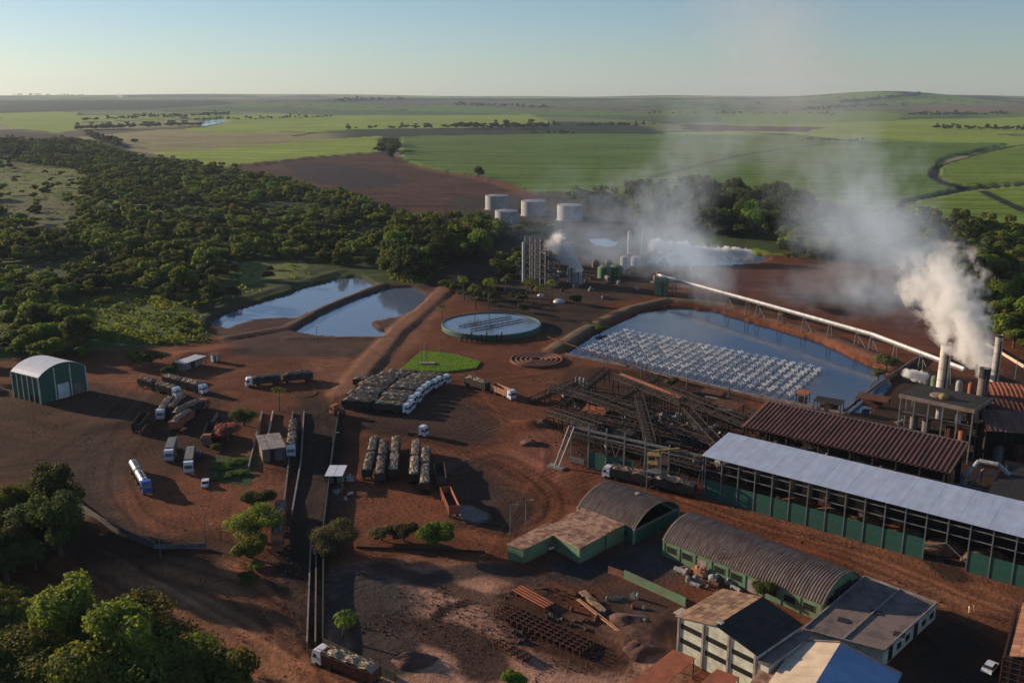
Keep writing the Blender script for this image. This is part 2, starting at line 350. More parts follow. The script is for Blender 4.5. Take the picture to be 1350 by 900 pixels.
TRACKS = [
 (PP(1420,186, 1340,193, 1290,205, 1243,219, 1231,230, 1242,243, 1278,251, 1350,245, 1420,240), 9, (.03,.035,.018), 0),  # dark cane tracks, shadow of the cane walls painted into the colour
 (PP(1278,251, 1230,260, 1194,269, 1184,282), 6, (.03,.035,.018), 0), (PP(1296,256, 1320,268, 1352,283), 7, (.03,.035,.018), 0),
 (PP(860,236, 930,218, 1000,203, 1100,190), 7, (.05,.06,.028), 1), (PP(500,184, 506,196, 515,206, 530,216), 9, (.05,.03,.022), 0),
 (PP(530,216, 580,228, 640,238, 690,256, 712,275), 10, (.12,.06,.04), 0), (PP(120,176, 150,190, 152,203), 30, (.03,.04,.022), 0),
 (PP(180,570, 150,605, 148,650, 190,700, 300,735, 400,800), 9, 1, .42), (PP(215,680, 300,690, 340,650, 350,600), 5, 2, .35), (PP(100,738, 180,790, 280,850, 420,930), 13, 3, .5),
 (PP(200,750, 320,790, 400,850), 9, 4, .45), (PP(392,900, 350,800, 318,740, 330,660), 7, 5, .4), (PP(590,384, 540,430, 500,480, 440,530, 380,600), 5, 6, .6),
 (PP(130,500, 250,495, 400,482, 480,470, 530,440), 8, 7, .45), (PP(400,480, 440,530, 440,600, 400,740, 390,860), 8, 8, .35), (PP(450,560, 560,575, 640,600, 740,650, 850,690), 9, 9, .5),
 (PP(600,620, 660,600, 730,640, 740,680, 690,705, 640,700), 8, 10, .55), (PP(660,640, 700,650, 712,680, 680,700), 5, 11, .5), (PP(620,530, 700,560, 730,600, 700,660, 650,740), 8, 12, .4),
 (PP(900,655, 1000,690, 1150,730, 1300,790, 1420,830), 8, 13, .5), (PP(940,690, 1100,735, 1250,800), 5, 14, .5), (PP(440,760, 560,750, 700,745, 800,790, 870,840), 9, 15, .45),
 (PP(460,840, 560,800, 650,760, 720,745), 9, 16, .4), (PP(0,560, 100,580, 200,560, 300,520), 12, 17, .35), (PP(0,620, 80,600, 160,540, 200,500), 10, 18, .35), (PP(550,500, 640,500, 720,490, 760,470), 8, 19, .4),
 (PP(490,585, 520,575, 640,580), 7, 20, .4), (PP(560,838, 580,808, 592,800, 660,786), 1.6, (.035,.02,.016), 0), (PP(480,872, 540,830, 620,850, 640,880), 6, (.06,.035,.026), 0),
 (PP(500,745, 560,765, 640,790), 3, (.09,.05,.035), 0), (PP(470,800, 500,830, 520,870), 7, (.055,.04,.034), 0), (PP(560,765, 640,750, 700,765), 4, (.07,.045,.036), 0),
 (PP(610,672, 628,680), 4, (.22,.19,.17), 0), (PP(1130,690, 1200,715, 1260,760), 4, (.05,.028,.02), 0), (PP(600,500, 640,530, 660,560), 5, 21, .4), (PP(700,560, 740,590, 735,620), 6, 22, .4),
 (PP(950,365, 1050,372, 1150,380), 5, 23, .4), (PP(960,380, 1060,388, 1180,400), 5, 24, .4), (PP(380,232, 460,222, 530,228, 620,262), 40, 25, .3), (PP(400,250, 480,250, 560,262, 640,285), 40, 26, .35)]
def smooth(P, n=6):
    Q = []; P = [P[0]] + list(P) + [P[-1]]
    for i in range(1, len(P) - 2):
        for k in range(n):
            t = k / n; Q.append(tuple(.5 * (2 * P[i][a] + (P[i + 1][a] - P[i - 1][a]) * t + (2 * P[i - 1][a] - 5 * P[i][a] + 4 * P[i + 1][a] - P[i + 2][a]) * t * t + (3 * P[i][a] - P[i - 1][a] - 3 * P[i + 1][a] + P[i + 2][a]) * t ** 3) for a in (0, 1)))
    return Q + [P[-1]]
def make_ground():
    rad = [25.0]
    while rad[-1] < 15500:
        r = rad[-1]; rad.append(r + min(max(1.0, 1.6 * r * r / 125000), .016 * r))
    rad = np.array(rad); th = np.linspace(R(90 + 44), R(90 - 44), 580)
    TT, RR = np.meshgrid(th, rad); X = RR * np.cos(TT); Y = RR * np.sin(TT); nr, nt = X.shape
    x = X.ravel(); y = Y.ravel(); r = RR.ravel(); z = hfun(x, y)
    # patchwork of far fields
    gx = (x * .93 + y * .36) / 560 + .35 * np.sin(y / 900); gy = (y * .93 - x * .36) / 880 + .3 * np.sin(x / 700)
    ix = np.floor(gx).astype(int); iy = np.floor(gy).astype(int)
    d1 = np.full(x.shape, 9.); d2 = d1.copy(); idd = np.zeros(x.shape, int)
    for a in (-1, 0, 1):
        for b in (-1, 0, 1):
            cx = ix + a; cy_ = iy + b; jx = _lat[cx % 256, cy_ % 256]; jy = _lat[(cx + 77) % 256, (cy_ + 31) % 256]
            d = np.hypot(cx + .15 + .7 * jx - gx, cy_ + .15 + .7 * jy - gy); m = d < d1
            d2 = np.where(m, d1, np.minimum(d2, d)); d1 = np.where(m, d, d1); idd = np.where(m, (cx * 131 + cy_ * 71) % 251, idd)
    pal = np.array([CANE, CANEB, CANE2, (.16,.18,.08), TANF, (.085,.13,.045), (.13,.17,.06), (.10,.085,.06), (.17,.20,.075), (.15,.12,.085)])
    col = pal[(idd * 7) % 10]
    hedge = (d2 - d1 < .06) & (_lat[idd % 256, 3] > .3); col = np.where(hedge[:, None], np.array([(.03, .045, .022)]), col)
    woods = fnoise(x * 1.0, y * .45, 1500, 3) ; wm = sstep(.60, .63, woods); col = col * (1 - wm[:, None]) + np.array([(.032, .05, .028)]) * wm[:, None]
    rut = np.zeros(x.shape)
    wob = np.clip(r * .012, 1.0, 30)
    wx = x + (fnoise(x, y, 22, 3) - .5) * wob * 1.6; wy = y + (fnoise(x + 500, y, 22, 3) - .5) * wob * 1.6
    grain = fnoise(x + 300, y, 9, 4); soil = np.zeros(x.shape); row = np.zeros(x.shape)
    for poly, c, h, s in COVER:
        far = min(p[1] for p in poly) < 195
        w = [(G2 if p[1] < 195 else G)(p[0], p[1]) for p in poly]
        k = .12 if h else 1
        if s and not far:
            a = 0.0
            for q, (jx, jy) in enumerate(((0, 0), (1, .4), (-.5, .9), (-.9, -.5), (.4, -1), (1.8, -.6), (-1.6, .8), (.3, 1.9), (-.4, -1.8))): a = a + pip(w, wx + jx * 3.2, wy + jy * 3.2)
            a = np.clip(a / 9 * 1.5 - .25 + (grain - .5) * .9 * ((a > 0) & (a < 9)), 0, 1); m = a > .5
            col = col * (1 - a[:, None]) + np.array([c]) * a[:, None]
        else:
            m = pip(w, x + (wx - x) * k, y + (wy - y) * k); col[m] = c
        soil[m] = s; row[m] = 1 if h > 1 else 1.2 if c == BROWN else .9 if c in (CANEB, TANF) else 0
        z = z + np.where(m, h, 0)
    for pts_, wd, cc, kk in TRACKS:
        P_ = smooth([(G2 if p[1] < 195 else G)(*p) for p in pts_]); xs = [p[0] for p in P_]; ys = [p[1] for p in P_]; pad = wd * 8
        bb = np.where((x > min(xs) - pad) & (x < max(xs) + pad) & (y > min(ys) - pad) & (y < max(ys) + pad))[0]
        X_, Y_ = x[bb], y[bb]; best = np.full(X_.shape, 1e9); sgn = np.zeros(X_.shape)
        for (ax, ay), (bx, by) in zip(P_[:-1], P_[1:]):
            dx, dy = bx - ax, by - ay; L2_ = dx * dx + dy * dy + 1e-9; t_ = np.clip(((X_ - ax) * dx + (Y_ - ay) * dy) / L2_, 0, 1)
            d_ = np.hypot(X_ - ax - t_ * dx, Y_ - ay - t_ * dy); m_ = d_ < best; best = np.where(m_, d_, best); sgn = np.where(m_, np.sign((X_ - ax) * dy - (Y_ - ay) * dx), sgn)
        if isinstance(cc, tuple):
            k_ = (1 - sstep(wd * .6, wd, best))[:, None]; col[bb] = col[bb] * (1 - k_) + np.array([cc]) * k_
            z[bb] = z[bb] - k_[:, 0] * kk; row[bb] *= (1 - k_[:, 0])
        else:       # a bundle of wheel ruts
            o_ = best * sgn + (fnoise(X_, Y_, 12, 2) - .5) * 1.6
            v_ = (vnoise(o_ / 1.3 + 40 + cc * 7, X_ * 0 + cc * 3.3) - .5) * 2; k_ = 1 - sstep(wd * .4, wd, best)
            col[bb] *= (1 + kk * v_ * k_)[:, None]; rut[bb] += kk * v_ * k_ * .12
    big = fnoise(x, y, 45, 4); fine = fnoise(x + 60, y + 9, 7, 3)
    nearm = (r < 900)
    f = np.where(nearm & (soil > 0), .25 + 1.15 * big + .40 * fine, .86 + .28 * fnoise(x, y, 160, 3))
    col = col * f[:, None]
    # uneven soil
    z = z + rut
    z = z + np.where(soil > 0, (fnoise(x, y, 16, 3) - .5) * .7, 0) * sstep(20, 60, r)
    z = z + np.where((row < 1) & (soil < 1) & (r < 1700), (fnoise(x, y, 14, 3) - .3) * 2.0, 0)
    z = z + np.where((row > 0), (fnoise(x, y, 30, 2) - .5) * 1.2, 0)
    for k, w in PONDW.items():
        cx = sum(p[0] for p in w) / len(w); cy_ = sum(p[1] for p in w) / len(w)
        m = pip(w, wx * .6 + x * .4, wy * .6 + y * .4)
        if k == 'river': z = np.where(m, z - 6, z)
        else: z = np.where(m, -2.4, z); col[m] = (.03, .03, .03)
    # dikes between and around the ponds
    def ridge(pts, wdt, hgt, c):
        nonlocal z, col
        best = np.full(x.shape, 1e9)
        for (ax, ay), (bx, by) in zip(pts[:-1], pts[1:]):
            dx, dy = bx - ax, by - ay; t = np.clip(((x - ax) * dx + (y - ay) * dy) / (dx * dx + dy * dy), 0, 1)
            best = np.minimum(best, np.hypot(x - ax - t * dx, y - ay - t * dy))
        k = 1 - sstep(wdt * .35, wdt, best + (fine - .5) * 1.5); z = np.where(k > 0, z * (1 - k) + k * hgt, z)
        if c is not None: col = col * (1 - k[:, None]) + np.array([c]) * (k * (.8 + .4 * big))[:, None]
    ridge(to_world(PP(300,446, 380,432, 420,410, 480,384, 505,375)), 3.6, .9, (.12, .075, .055))
    ridge(to_world(PP(255,432, 300,400, 400,372, 450,358)), 4.5, 1.2, (.05, .06, .03))
    ridge(to_world(PP(730,462, 775,434, 830,408, 880,396, 950,402)), 5, 1.4, (.16, .12, .075))
    ridge(to_world(PP(960,404, 1020,424, 1090,445, 1180,484)), 5.5, 1.6, (.15, .075, .05))
    ridge(to_world(PP(452,520, 520,440, 585,384, 600,365)), 7, .9, (.23, .11, .065))
    ridge(to_world(PP(380,446, 440,446, 505,446)), 3, .6, (.09, .055, .045))
    for px, py, wd, ht in ((255,470,9,1.6), (300,462,8,1.1), (120,690,6,1.2), (150,560,8,.9), (700,560,5,1.5), (845,845,6,2.2), (865,825,5,1.8), (880,360,14,1.5), (1330,745,5,1.6)):
        cx, cy_ = G(px, py); z = z + ht * np.exp(-(((x - cx) / wd) ** 2 + ((y - cy_) / (wd * .7)) ** 2)) * (.6 + .8 * fine)
    me = bpy.data.meshes.new('ground')
    i = np.arange(nr * nt).reshape(nr, nt); q = np.stack([i[:-1, :-1], i[:-1, 1:], i[1:, 1:], i[1:, :-1]], -1).reshape(-1, 4)
    me.vertices.add(nr * nt); me.vertices.foreach_set('co', np.stack([x, y, z], 1).astype(np.float32).ravel())
    me.loops.add(len(q) * 4); me.loops.foreach_set('vertex_index', q[:, ::-1].astype(np.int32).ravel())
    me.polygons.add(len(q)); me.polygons.foreach_set('loop_start', (np.arange(len(q)) * 4).astype(np.int32))
    me.update(calc_edges=True); me.shade_smooth()
    ca = me.color_attributes.new('cover', 'FLOAT_COLOR', 'POINT')
    ca.data.foreach_set('color', np.concatenate([col, soil[:, None]], 1).astype(np.float32).ravel())
    ra = me.attributes.new('rows', 'FLOAT', 'POINT'); ra.data.foreach_set('value', row.astype(np.float32))
    o = bpy.data.objects.new('ground', me); COL.objects.link(o); o['kind'] = 'structure'
    m = bpy.data.materials.new('land'); m.use_nodes = True; t = m.node_tree; L = t.links.new; p = t.nodes['Principled BSDF']
    p.inputs['Roughness'].default_value = .95; p.inputs['Specular IOR Level'].default_value = .08
    at = nd(t, 'ShaderNodeAttribute', attribute_name='cover'); ar = nd(t, 'ShaderNodeAttribute', attribute_name='rows'); tc = nd(t, 'ShaderNodeTexCoord')
    def noise(scale, st=(1, 1, 1), det=6, rot=0):
        mp = nd(t, 'ShaderNodeMapping'); mp.inputs['Scale'].default_value = st; mp.inputs['Rotation'].default_value = (0, 0, rot); L(tc.outputs['Object'], mp.inputs[0])
        n = nd(t, 'ShaderNodeTexNoise'); n.inputs['Scale'].default_value = scale; n.inputs['Detail'].default_value = det; n.inputs['Roughness'].default_value = .65
        L(mp.outputs[0], n.inputs['Vector']); return n.outputs[0]
    def math_(op, a, b):
        n = nd(t, 'ShaderNodeMath', operation=op)
        for k, v in enumerate((a, b)):
            if isinstance(v, (int, float)): n.inputs[k].default_value = v
            else: L(v, n.inputs[k])
        return n.outputs[0]
    def rng(v, a, b, c, d):
        n = nd(t, 'ShaderNodeMapRange'); L(v, n.inputs[0])
        for k, q_ in enumerate((a, b, c, d)): n.inputs[k + 1].default_value = q_
        return n.outputs[0]
    n1 = noise(.9, det=8); n2 = noise(.14, det=6)
    # wheel tracks: long thin streaks that bend with a slow noise
    def wave(rot, sc, dist):
        mp = nd(t, 'ShaderNodeMapping'); mp.inputs['Rotation'].default_value = (0, 0, rot); L(tc.outputs['Object'], mp.inputs[0])
        w_ = nd(t, 'ShaderNodeTexWave'); w_.inputs['Scale'].default_value = sc; w_.inputs['Distortion'].default_value = dist; w_.inputs['Detail'].default_value = 3; w_.inputs['Detail Scale'].default_value = .12; w_.inputs['Detail Roughness'].default_value = .5
        L(mp.outputs[0], w_.inputs['Vector']); return w_.outputs['Fac']
    region = rng(noise(.018, det=3), .46, .54, 0, 1); region2 = rng(noise(.03, (1, 1.3, 1), 3, 1.2), .42, .6, 0, 1)
    tA = rng(wave(.9, .14, 26), .1, .9, -.12, .10); tB = rng(wave(-.5, .17, 22), .1, .9, -.10, .09)
    mixt = nd(t, 'ShaderNodeMix', data_type='FLOAT'); L(region, mixt.inputs[0]); L(tA, mixt.inputs[2]); L(tB, mixt.inputs[3])
    tracks = math_('MULTIPLY', mixt.outputs[0], region2)
    val = math_('ADD', rng(n1, .3, .7, .72, 1.25), math_('MULTIPLY', at.outputs['Alpha'], tracks))
    val = math_('MULTIPLY', val, rng(n2, .3, .7, .78, 1.2))
    # cane rows: soft bands across the fields
    rw = noise(.05, (.10, 1.9, 1), 7, .12); vr = math_('MULTIPLY', ar.outputs['Fac'], rng(rw, .35, .65, -.5, .42))
    val = math_('ADD', val, vr)
    vm = nd(t, 'ShaderNodeVectorMath', operation='SCALE'); L(at.outputs['Color'], vm.inputs[0]); L(val, vm.inputs['Scale'])
    L(vm.outputs[0], p.inputs['Base Color'])
    b = nd(t, 'ShaderNodeBump'); b.inputs['Strength'].default_value = .9; b.inputs['Distance'].default_value = .35
    L(math_('ADD', n1, math_('MULTIPLY', tracks, .25)), b.inputs['Height']); L(b.outputs[0], p.inputs['Normal'])
    me.materials.append(m)
    return x, y, z
GX = make_ground()
def water_mat(name, c, rough=.04, ripple=.02):
    m = bpy.data.materials.new(name); m.use_nodes = True; t = m.node_tree; L = t.links.new; p = t.nodes['Principled BSDF']
    p.inputs['Base Color'].default_value = (*c, 1); p.inputs['Roughness'].default_value = rough; p.inputs['IOR'].default_value = 1.5; p.inputs['Specular IOR Level'].default_value = .8
    tc = nd(t, 'ShaderNodeTexCoord'); n = nd(t, 'ShaderNodeTexNoise'); n.inputs['Scale'].default_value = .6; n.inputs['Detail'].default_value = 5; L(tc.outputs['Object'], n.inputs['Vector'])
    b = nd(t, 'ShaderNodeBump'); b.inputs['Strength'].default_value = ripple; b.inputs['Distance'].default_value = .3; L(n.outputs[0], b.inputs['Height']); L(b.outputs[0], p.inputs['Normal'])
    n2 = nd(t, 'ShaderNodeTexNoise'); n2.inputs['Scale'].default_value = .05; n2.inputs['Detail'].default_value = 4; L(tc.outputs['Object'], n2.inputs['Vector'])
    mr = nd(t, 'ShaderNodeMapRange'); mr.inputs[1].default_value = .35; mr.inputs[2].default_value = .7; mr.inputs[3].default_value = rough; mr.inputs[4].default_value = rough + .12; L(n2.outputs[0], mr.inputs[0]); L(mr.outputs[0], p.inputs['Roughness'])
    return m
M['water'] = water_mat('pond_water', (.13, .175, .245), .03); M['water2'] = water_mat('reservoir_water', (.016, .048, .11), .08, .05); M['water2'].node_tree.nodes['Principled BSDF'].inputs['IOR'].default_value = 1.36; M['waterf'] = water_mat('far_water', (.10, .13, .17), .1)  # pale blue pond base paints in part of the sky's reflection
for k, w in PONDW.items():
    cx = sum(p[0] for p in w) / len(w); cy_ = sum(p[1] for p in w) / len(w)
    zz = -.9 if k != 'river' else H1(cx, cy_) - 2
    big = [(cx + (a - cx) * 1.06, cy_ + (b - cy_) * 1.06) for a, b in w]
    m = MB(); m.add([(a - cx, b - cy_, 0) for a, b in big], [tuple(range(len(big)))])
    o = m.build(k, M['water2' if k == 'reservoir' else 'waterf' if k in ('far_pond', 'river', 'settling_pond') else 'water'], loc=(cx, cy_, zz), kind='structure')
    if o.data.polygons[0].normal.z < 0: o.data.flip_normals()
# ================================================================ TREES
def leaf_quads(mb, cx, cy_, cz, rx, ry, rz, n, size, rr, up=.0):
    for _ in range(n):
        u = rr.uniform(0, 6.283); v = math.asin(rr.uniform(-.35, 1)); k = rr.uniform(.72, 1.12)
        d = Vector((math.cos(u) * math.cos(v), math.sin(u) * math.cos(v), math.sin(v)))
        p = Vector((cx + d.x * rx * k, cy_ + d.y * ry * k, cz + d.z * rz * k))
        nn = (Vector((d.x / rx, d.y / ry, d.z / rz + up)).normalized() + Vector((rr.gauss(0, .38), rr.gauss(0, .38), rr.gauss(0, .38)))).normalized()
        a = nn.orthogonal().normalized(); a.rotate(Matrix.Rotation(rr.uniform(0, 6.283), 3, nn)); b = nn.cross(a); s = size * rr.uniform(.6, 1.3)
        i = len(mb.v); mb.v += [tuple(p + a * s), tuple(p + b * s * .8), tuple(p - a * s), tuple(p - b * s * .8)]; mb.f.append((i, i + 1, i + 2, i + 3))
def make_tree(seed, h, rad, nq, size, flat=.5, lobes=8, shape='round'):
    rr = random.Random(seed); tk = MB(); cr = MB()
    base = h * (.35 if shape != 'tall' else .3); tk.tube((0, 0, -.8), (0, 0, base + h * .1), rad * .075 + .12, rad * .05 + .08, 7)
    L_ = []
    for k in range(lobes):
        a = 6.283 * k / lobes + rr.uniform(-.4, .4); d = rad * rr.uniform(.3, .82) if k else 0
        if shape == 'tall': zz = base + (h - base) * rr.uniform(.1, .82); lr = rad * rr.uniform(.30, .58); d *= .9
        else: zz = h - rad * flat * rr.uniform(.7, 1.5) * (1 + .5 * d / rad); lr = rad * rr.uniform(.24, .55)
        c = Vector((math.cos(a) * d, math.sin(a) * d, max(zz, base))); L_.append((c, lr))
        tk.bar((0, 0, base * .8), c, .14 + rad * .02)
    tot = sum(l * l for _, l in L_)
    for c, lr in L_:
        leaf_quads(cr, c.x, c.y, c.z, lr, lr, lr * (flat + .2 if shape != 'tall' else 1), int(nq * lr * lr / tot), size, rr)
        # inner mass of smaller dark leaves keeps the crown closed
        leaf_quads(cr, c.x, c.y, c.z, lr * .7, lr * .7, lr * .5, int(nq * .25 * lr * lr / tot), size * 1.4, rr)
    return tk, cr
TV = []; NV = []
for k, (h, rd, fl, lb, sh) in enumerate([(8, 5, .5, 9, 'round'), (10, 5.5, .55, 10, 'round'), (7, 4, .5, 8, 'round'), (9, 6.2, .42, 11, 'round'), (12, 4.6, .8, 10, 'tall'), (6, 3.4, .6, 7, 'round')]):
    tk, cr = make_tree(100 + k, h, rd, 1500, .42, fl, lb, sh)
    TV.append((h, rd, tk.mesh('trunk', M['bark']), [cr.mesh('crown', M[q]) for q in ('leaf', 'leafdark', 'leafbright')]))
for k, (h, rd, fl, lb, sh) in enumerate([(8, 5, .5, 13, 'round'), (10, 5.5, .55, 15, 'round'), (7, 4, .5, 12, 'round'), (9, 6.2, .42, 16, 'round'), (12, 4.6, .8, 14, 'tall'), (6, 3.4, .6, 11, 'round')]):
    tk, cr = make_tree(300 + k, h, rd, 5500, .23, fl, lb, sh)
    NV.append((h, rd, tk.mesh('trunk', M['bark']), [cr.mesh('crown', M[q]) for q in ('leaf', 'leafdark', 'leafbright')]))
def tree(px, py, v, s, colr=0, label=None, group=None, xy=None, name='woodland_tree', cat='tree', rz=None, sz=None):
    x, y = xy or G(px, py); h, rd, tm, cm = (NV if y < 290 else TV)[v]
    t = thing(name, label, cat, (x, y, 0), random.uniform(0, 6.28) if rz is None else rz, group); t.scale = (s, s, s * (sz or 1))
    inst(tm, 'trunk', t); inst(cm[colr], 'crown', t); return t
# woods: (outline, spacing m, height factor, tall share, colour)
WOODS = [
 (PP(-30,186,110,188,170,206,290,226,380,244,460,262,540,288,560,330,505,345,480,352,430,356,340,385,270,412,180,425,100,400,60,436,-30,440), 9.0, 1.05, .12, None),
 (PP(0,405,60,420,112,450,120,482,70,482,0,468), 7.5, 1.1, .1, 2),
 (PP(150,408,200,400,262,432,268,446,215,450,160,440), 7.5, .8, 0, 2),
 (PP(505,330,560,300,590,315,588,350,560,375,515,370), 7, 1.35, .5, 1),
 (PP(590,310,640,300,655,320,640,345,600,345), 8, 1.45, .7, 0),
 (PP(655,345,690,345,690,365,655,365), 7, 1.0, .3, 0),
 (PP(820,272,900,264,1040,276,1070,300,1030,318,930,312,850,300), 9, 1.75, .6, 1),
 (PP(740,262,800,258,830,270,770,272), 9, 1.0, .2, 1),
 (PP(620,300,640,302,645,318,640,330,615,330,612,310), 7.5, 1.1, .4, 1), (PP(655,300,690,298,745,305,740,316,690,316,660,320), 10, .75, .1, 1),
 (PP(1020,318,1070,310,1120,325,1100,345,1040,345), 9, 1.35, .1, 2),
 (PP(1150,300,1250,300,1420,322,1420,380,1310,372,1180,350,1120,340), 9, 1.25, .15, 0),
 (PP(1300,400,1350,392,1430,400,1430,470,1335,468,1310,440), 7.5, 1.25, .1, 0),
 (PP(1160,276,1200,280,1250,296,1180,300,1140,290), 11, .7, 0, 0),
 (PP(-80,690,20,672,85,690,92,735,60,770,-80,790), 6.0, 1.35, .1, 1),
 (PP(-80,820,30,815,110,850,200,880,290,905,330,960,-80,1000), 5.6, 1.35, .1, 0),
 (PP(575,372,600,368,690,392,720,400,640,404,590,392), 8, .6, 0, 1),
 (PP(-400,640,-90,640,-80,800,-400,900), 10, 1.4, .3, 1),
 (PP(-400,450,-30,450,-10,500,-100,520,-400,560), 10, 1.1, .1, 1),
]
CLEAR = [to_world(c[0]) for c in COVER[1:7]]
pts = []
rr = random.Random(11)
for poly, sp, hf, tall, cc in WOODS:
    w = to_world([(a, max(b, 187)) for a, b in poly]); xs = [p[0] for p in w]; ys = [p[1] for p in w]
    nx = int((max(xs) - min(xs)) / sp); ny = int((max(ys) - min(ys)) / sp); q = []
    for i in range(nx + 1):
        for j in range(ny + 1): q.append((min(xs) + (i + rr.uniform(-.45, .45)) * sp, min(ys) + (j + rr.uniform(-.45, .45)) * sp))
    q = np.array(q); m = pip(w, q[:, 0], q[:, 1]); q = q[m]
    den = fnoise(q[:, 0], q[:, 1], 70, 3)
    incl = np.zeros(len(q), bool)
    for c in CLEAR: incl |= pip(c, q[:, 0], q[:, 1])
    for (x, y), dn, ic in zip(q, den, incl):
        if ic and rr.random() > .10: continue
        if cc is None and dn < .44: continue
        sc = hf * rr.uniform(.62, 1.2) * (.75 + .5 * dn)
        v = 4 if rr.random() < tall else rr.choice((0, 1, 2, 3, 5))
        cl = cc if cc is not None and rr.random() < .6 else rr.choice((0, 0, 1, 1, 2))
        pts.append((x, y, sc, v, cl))
# tree lines far out between the fields
for a, b, n, s in (((450,172),(600,169),36,1.3), ((600,170),(720,170),70,1.9), ((720,168),(865,166),50,1.3), ((1230,170),(1352,172),60,1.2), ((1140,188),(1060,186),20,.8),
                   ((700,178),(760,178),10,1), ((500,204),(520,200),14,1.7), ((508,192),(524,196),12,1.6), ((100,172),(265,166),110,1.5), ((120,182),(160,196),60,1.4), ((110,160),(300,152),90,1.5), ((1200,153),(1330,151),80,1.6), ((1110,137),(1215,127),130,2.6), ((1060,146),(1170,140),60,2), ((440,134),(530,133),40,2.5), ((20,123),(110,122),40,3), ((600,139),(720,143),60,2), ((850,150),(1100,152),60,1.3), ((250,160),(440,155),60,1.2), ((0,193),(110,196),50,1.3), ((0,203),(130,208),60,1.3)):
    for _ in range(n):
        t = rr.random(); px = a[0] + (b[0] - a[0]) * t + rr.uniform(-3, 3); py = a[1] + (b[1] - a[1]) * t + rr.uniform(-1.2, 1.2)
        x, y = G2(px, py); pts.append((x, y, s * rr.uniform(.7, 1.2), rr.choice((0, 1, 3, 4)), 1))
def apparent(p):
    x, y, s, v, c = p; d = math.hypot(x, y); px = 675 + FPX * x / (y * cP + CAM_H * sP + 1)
    return (s * TV[v][1] / d) * (1 if -20 < px < 1370 and y > 95 else 0)
pts.sort(key=apparent, reverse=True)
LEFTOF = -20
def tree_label(x, y, c):
    px = 675 + FPX * x / (y * cP + CAM_H * sP); py_ = y
    if y < 200: return 'dark green tree among the dense trees in the lower left corner, below the dirt road', 'trees in the lower left corner'
    if px > 1000: return 'broad green tree in the wood behind the smoke and the chimneys', 'trees behind the chimneys'
    if px > 560: return 'dark green tree standing between the left ponds and the storage tanks', 'trees beside the storage tanks'
    if px > 490: return 'tall dark tree in the clump beside the blue ponds', 'clump beside the blue ponds'
    return 'round leafy tree in the wood stretching behind the green shed and left ponds', 'trees of the wood beyond the green shed'
NEAR = 285
for x, y, s, v, c in pts[:NEAR]:
    l, g = tree_label(x, y, c); tree(0, 0, v, s, c, l, g, xy=(x, y))
# the rest of the woods: one object of points, trees set on them by geometry nodes
def far_wood(P):
    me = bpy.data.meshes.new('far_wood'); me.from_pydata([(p[0], p[1], H1(p[0], p[1]) if math.hypot(p[0], p[1]) > 1500 else 0) for p in P], [], [])
    for nm, ty, f in (('tree_scale', 'FLOAT', lambda p: p[2]), ('tree_kind', 'INT', lambda p: p[3] * 3 + p[4])):
        a = me.attributes.new(nm, ty, 'POINT'); a.data.foreach_set('value', [f(p) for p in P])
    o = bpy.data.objects.new('far_wood', me); COL.objects.link(o); o['kind'] = 'stuff'
    o['label'] = 'far woodland of low rounded trees filling the valley behind the sheds and ponds'; o['category'] = 'woodland'
    src = bpy.data.collections.new('tree_shapes')
    for k, (h, rd, fl, lb, sh) in enumerate([(8, 5, .5, 7, 'round'), (10, 5.5, .55, 8, 'round'), (7, 4, .5, 6, 'round'), (9, 6.2, .42, 8, 'round'), (12, 4.6, .8, 8, 'tall'), (6, 3.4, .6, 6, 'round')]):
        tk, cr = make_tree(200 + k, h, rd, 560, .62, fl, lb, sh)
        for q, cn in enumerate(('leaf', 'leafdark', 'leafbright')):
            mm = cr.mesh('wood_shape', M[cn]); mm.materials.append(M['bark'])
            oo = bpy.data.objects.new('wood_shape_%02d' % (k * 3 + q), mm); src.objects.link(oo)
    ng = bpy.data.node_groups.new('far_wood', 'GeometryNodeTree')
    ng.interface.new_socket('Geometry', in_out='INPUT', socket_type='NodeSocketGeometry'); ng.interface.new_socket('Geometry', in_out='OUTPUT', socket_type='NodeSocketGeometry')
    gi = ng.nodes.new('NodeGroupInput'); go = ng.nodes.new('NodeGroupOutput'); ip = ng.nodes.new('GeometryNodeInstanceOnPoints'); ci = ng.nodes.new('GeometryNodeCollectionInfo')
    ci.inputs[0].default_value = src; ci.inputs[1].default_value = True; ci.inputs[2].default_value = True
    ks = ng.nodes.new('GeometryNodeInputNamedAttribute'); ks.data_type = 'INT'; ks.inputs[0].default_value = 'tree_kind'
    ss = ng.nodes.new('GeometryNodeInputNamedAttribute'); ss.data_type = 'FLOAT'; ss.inputs[0].default_value = 'tree_scale'
    rv = ng.nodes.new('FunctionNodeRandomValue'); rv.data_type = 'FLOAT_VECTOR'; rv.inputs[1].default_value = (0, 0, 6.283)
    l = ng.links.new; l(gi.outputs[0], ip.inputs['Points']); l(ci.outputs[0], ip.inputs['Instance']); ip.inputs['Pick Instance'].default_value = True
    l([s for s in ks.outputs if s.enabled][0], ip.inputs['Instance Index']); l([s for s in ss.outputs if s.enabled][0], ip.inputs['Scale'])
    l(rv.outputs[0], ip.inputs['Rotation']); l(ip.outputs[0], go.inputs[0])
    md = o.modifiers.new('trees', 'NODES'); md.node_group = ng
far_wood(pts[NEAR:])
print('trees', len(pts))
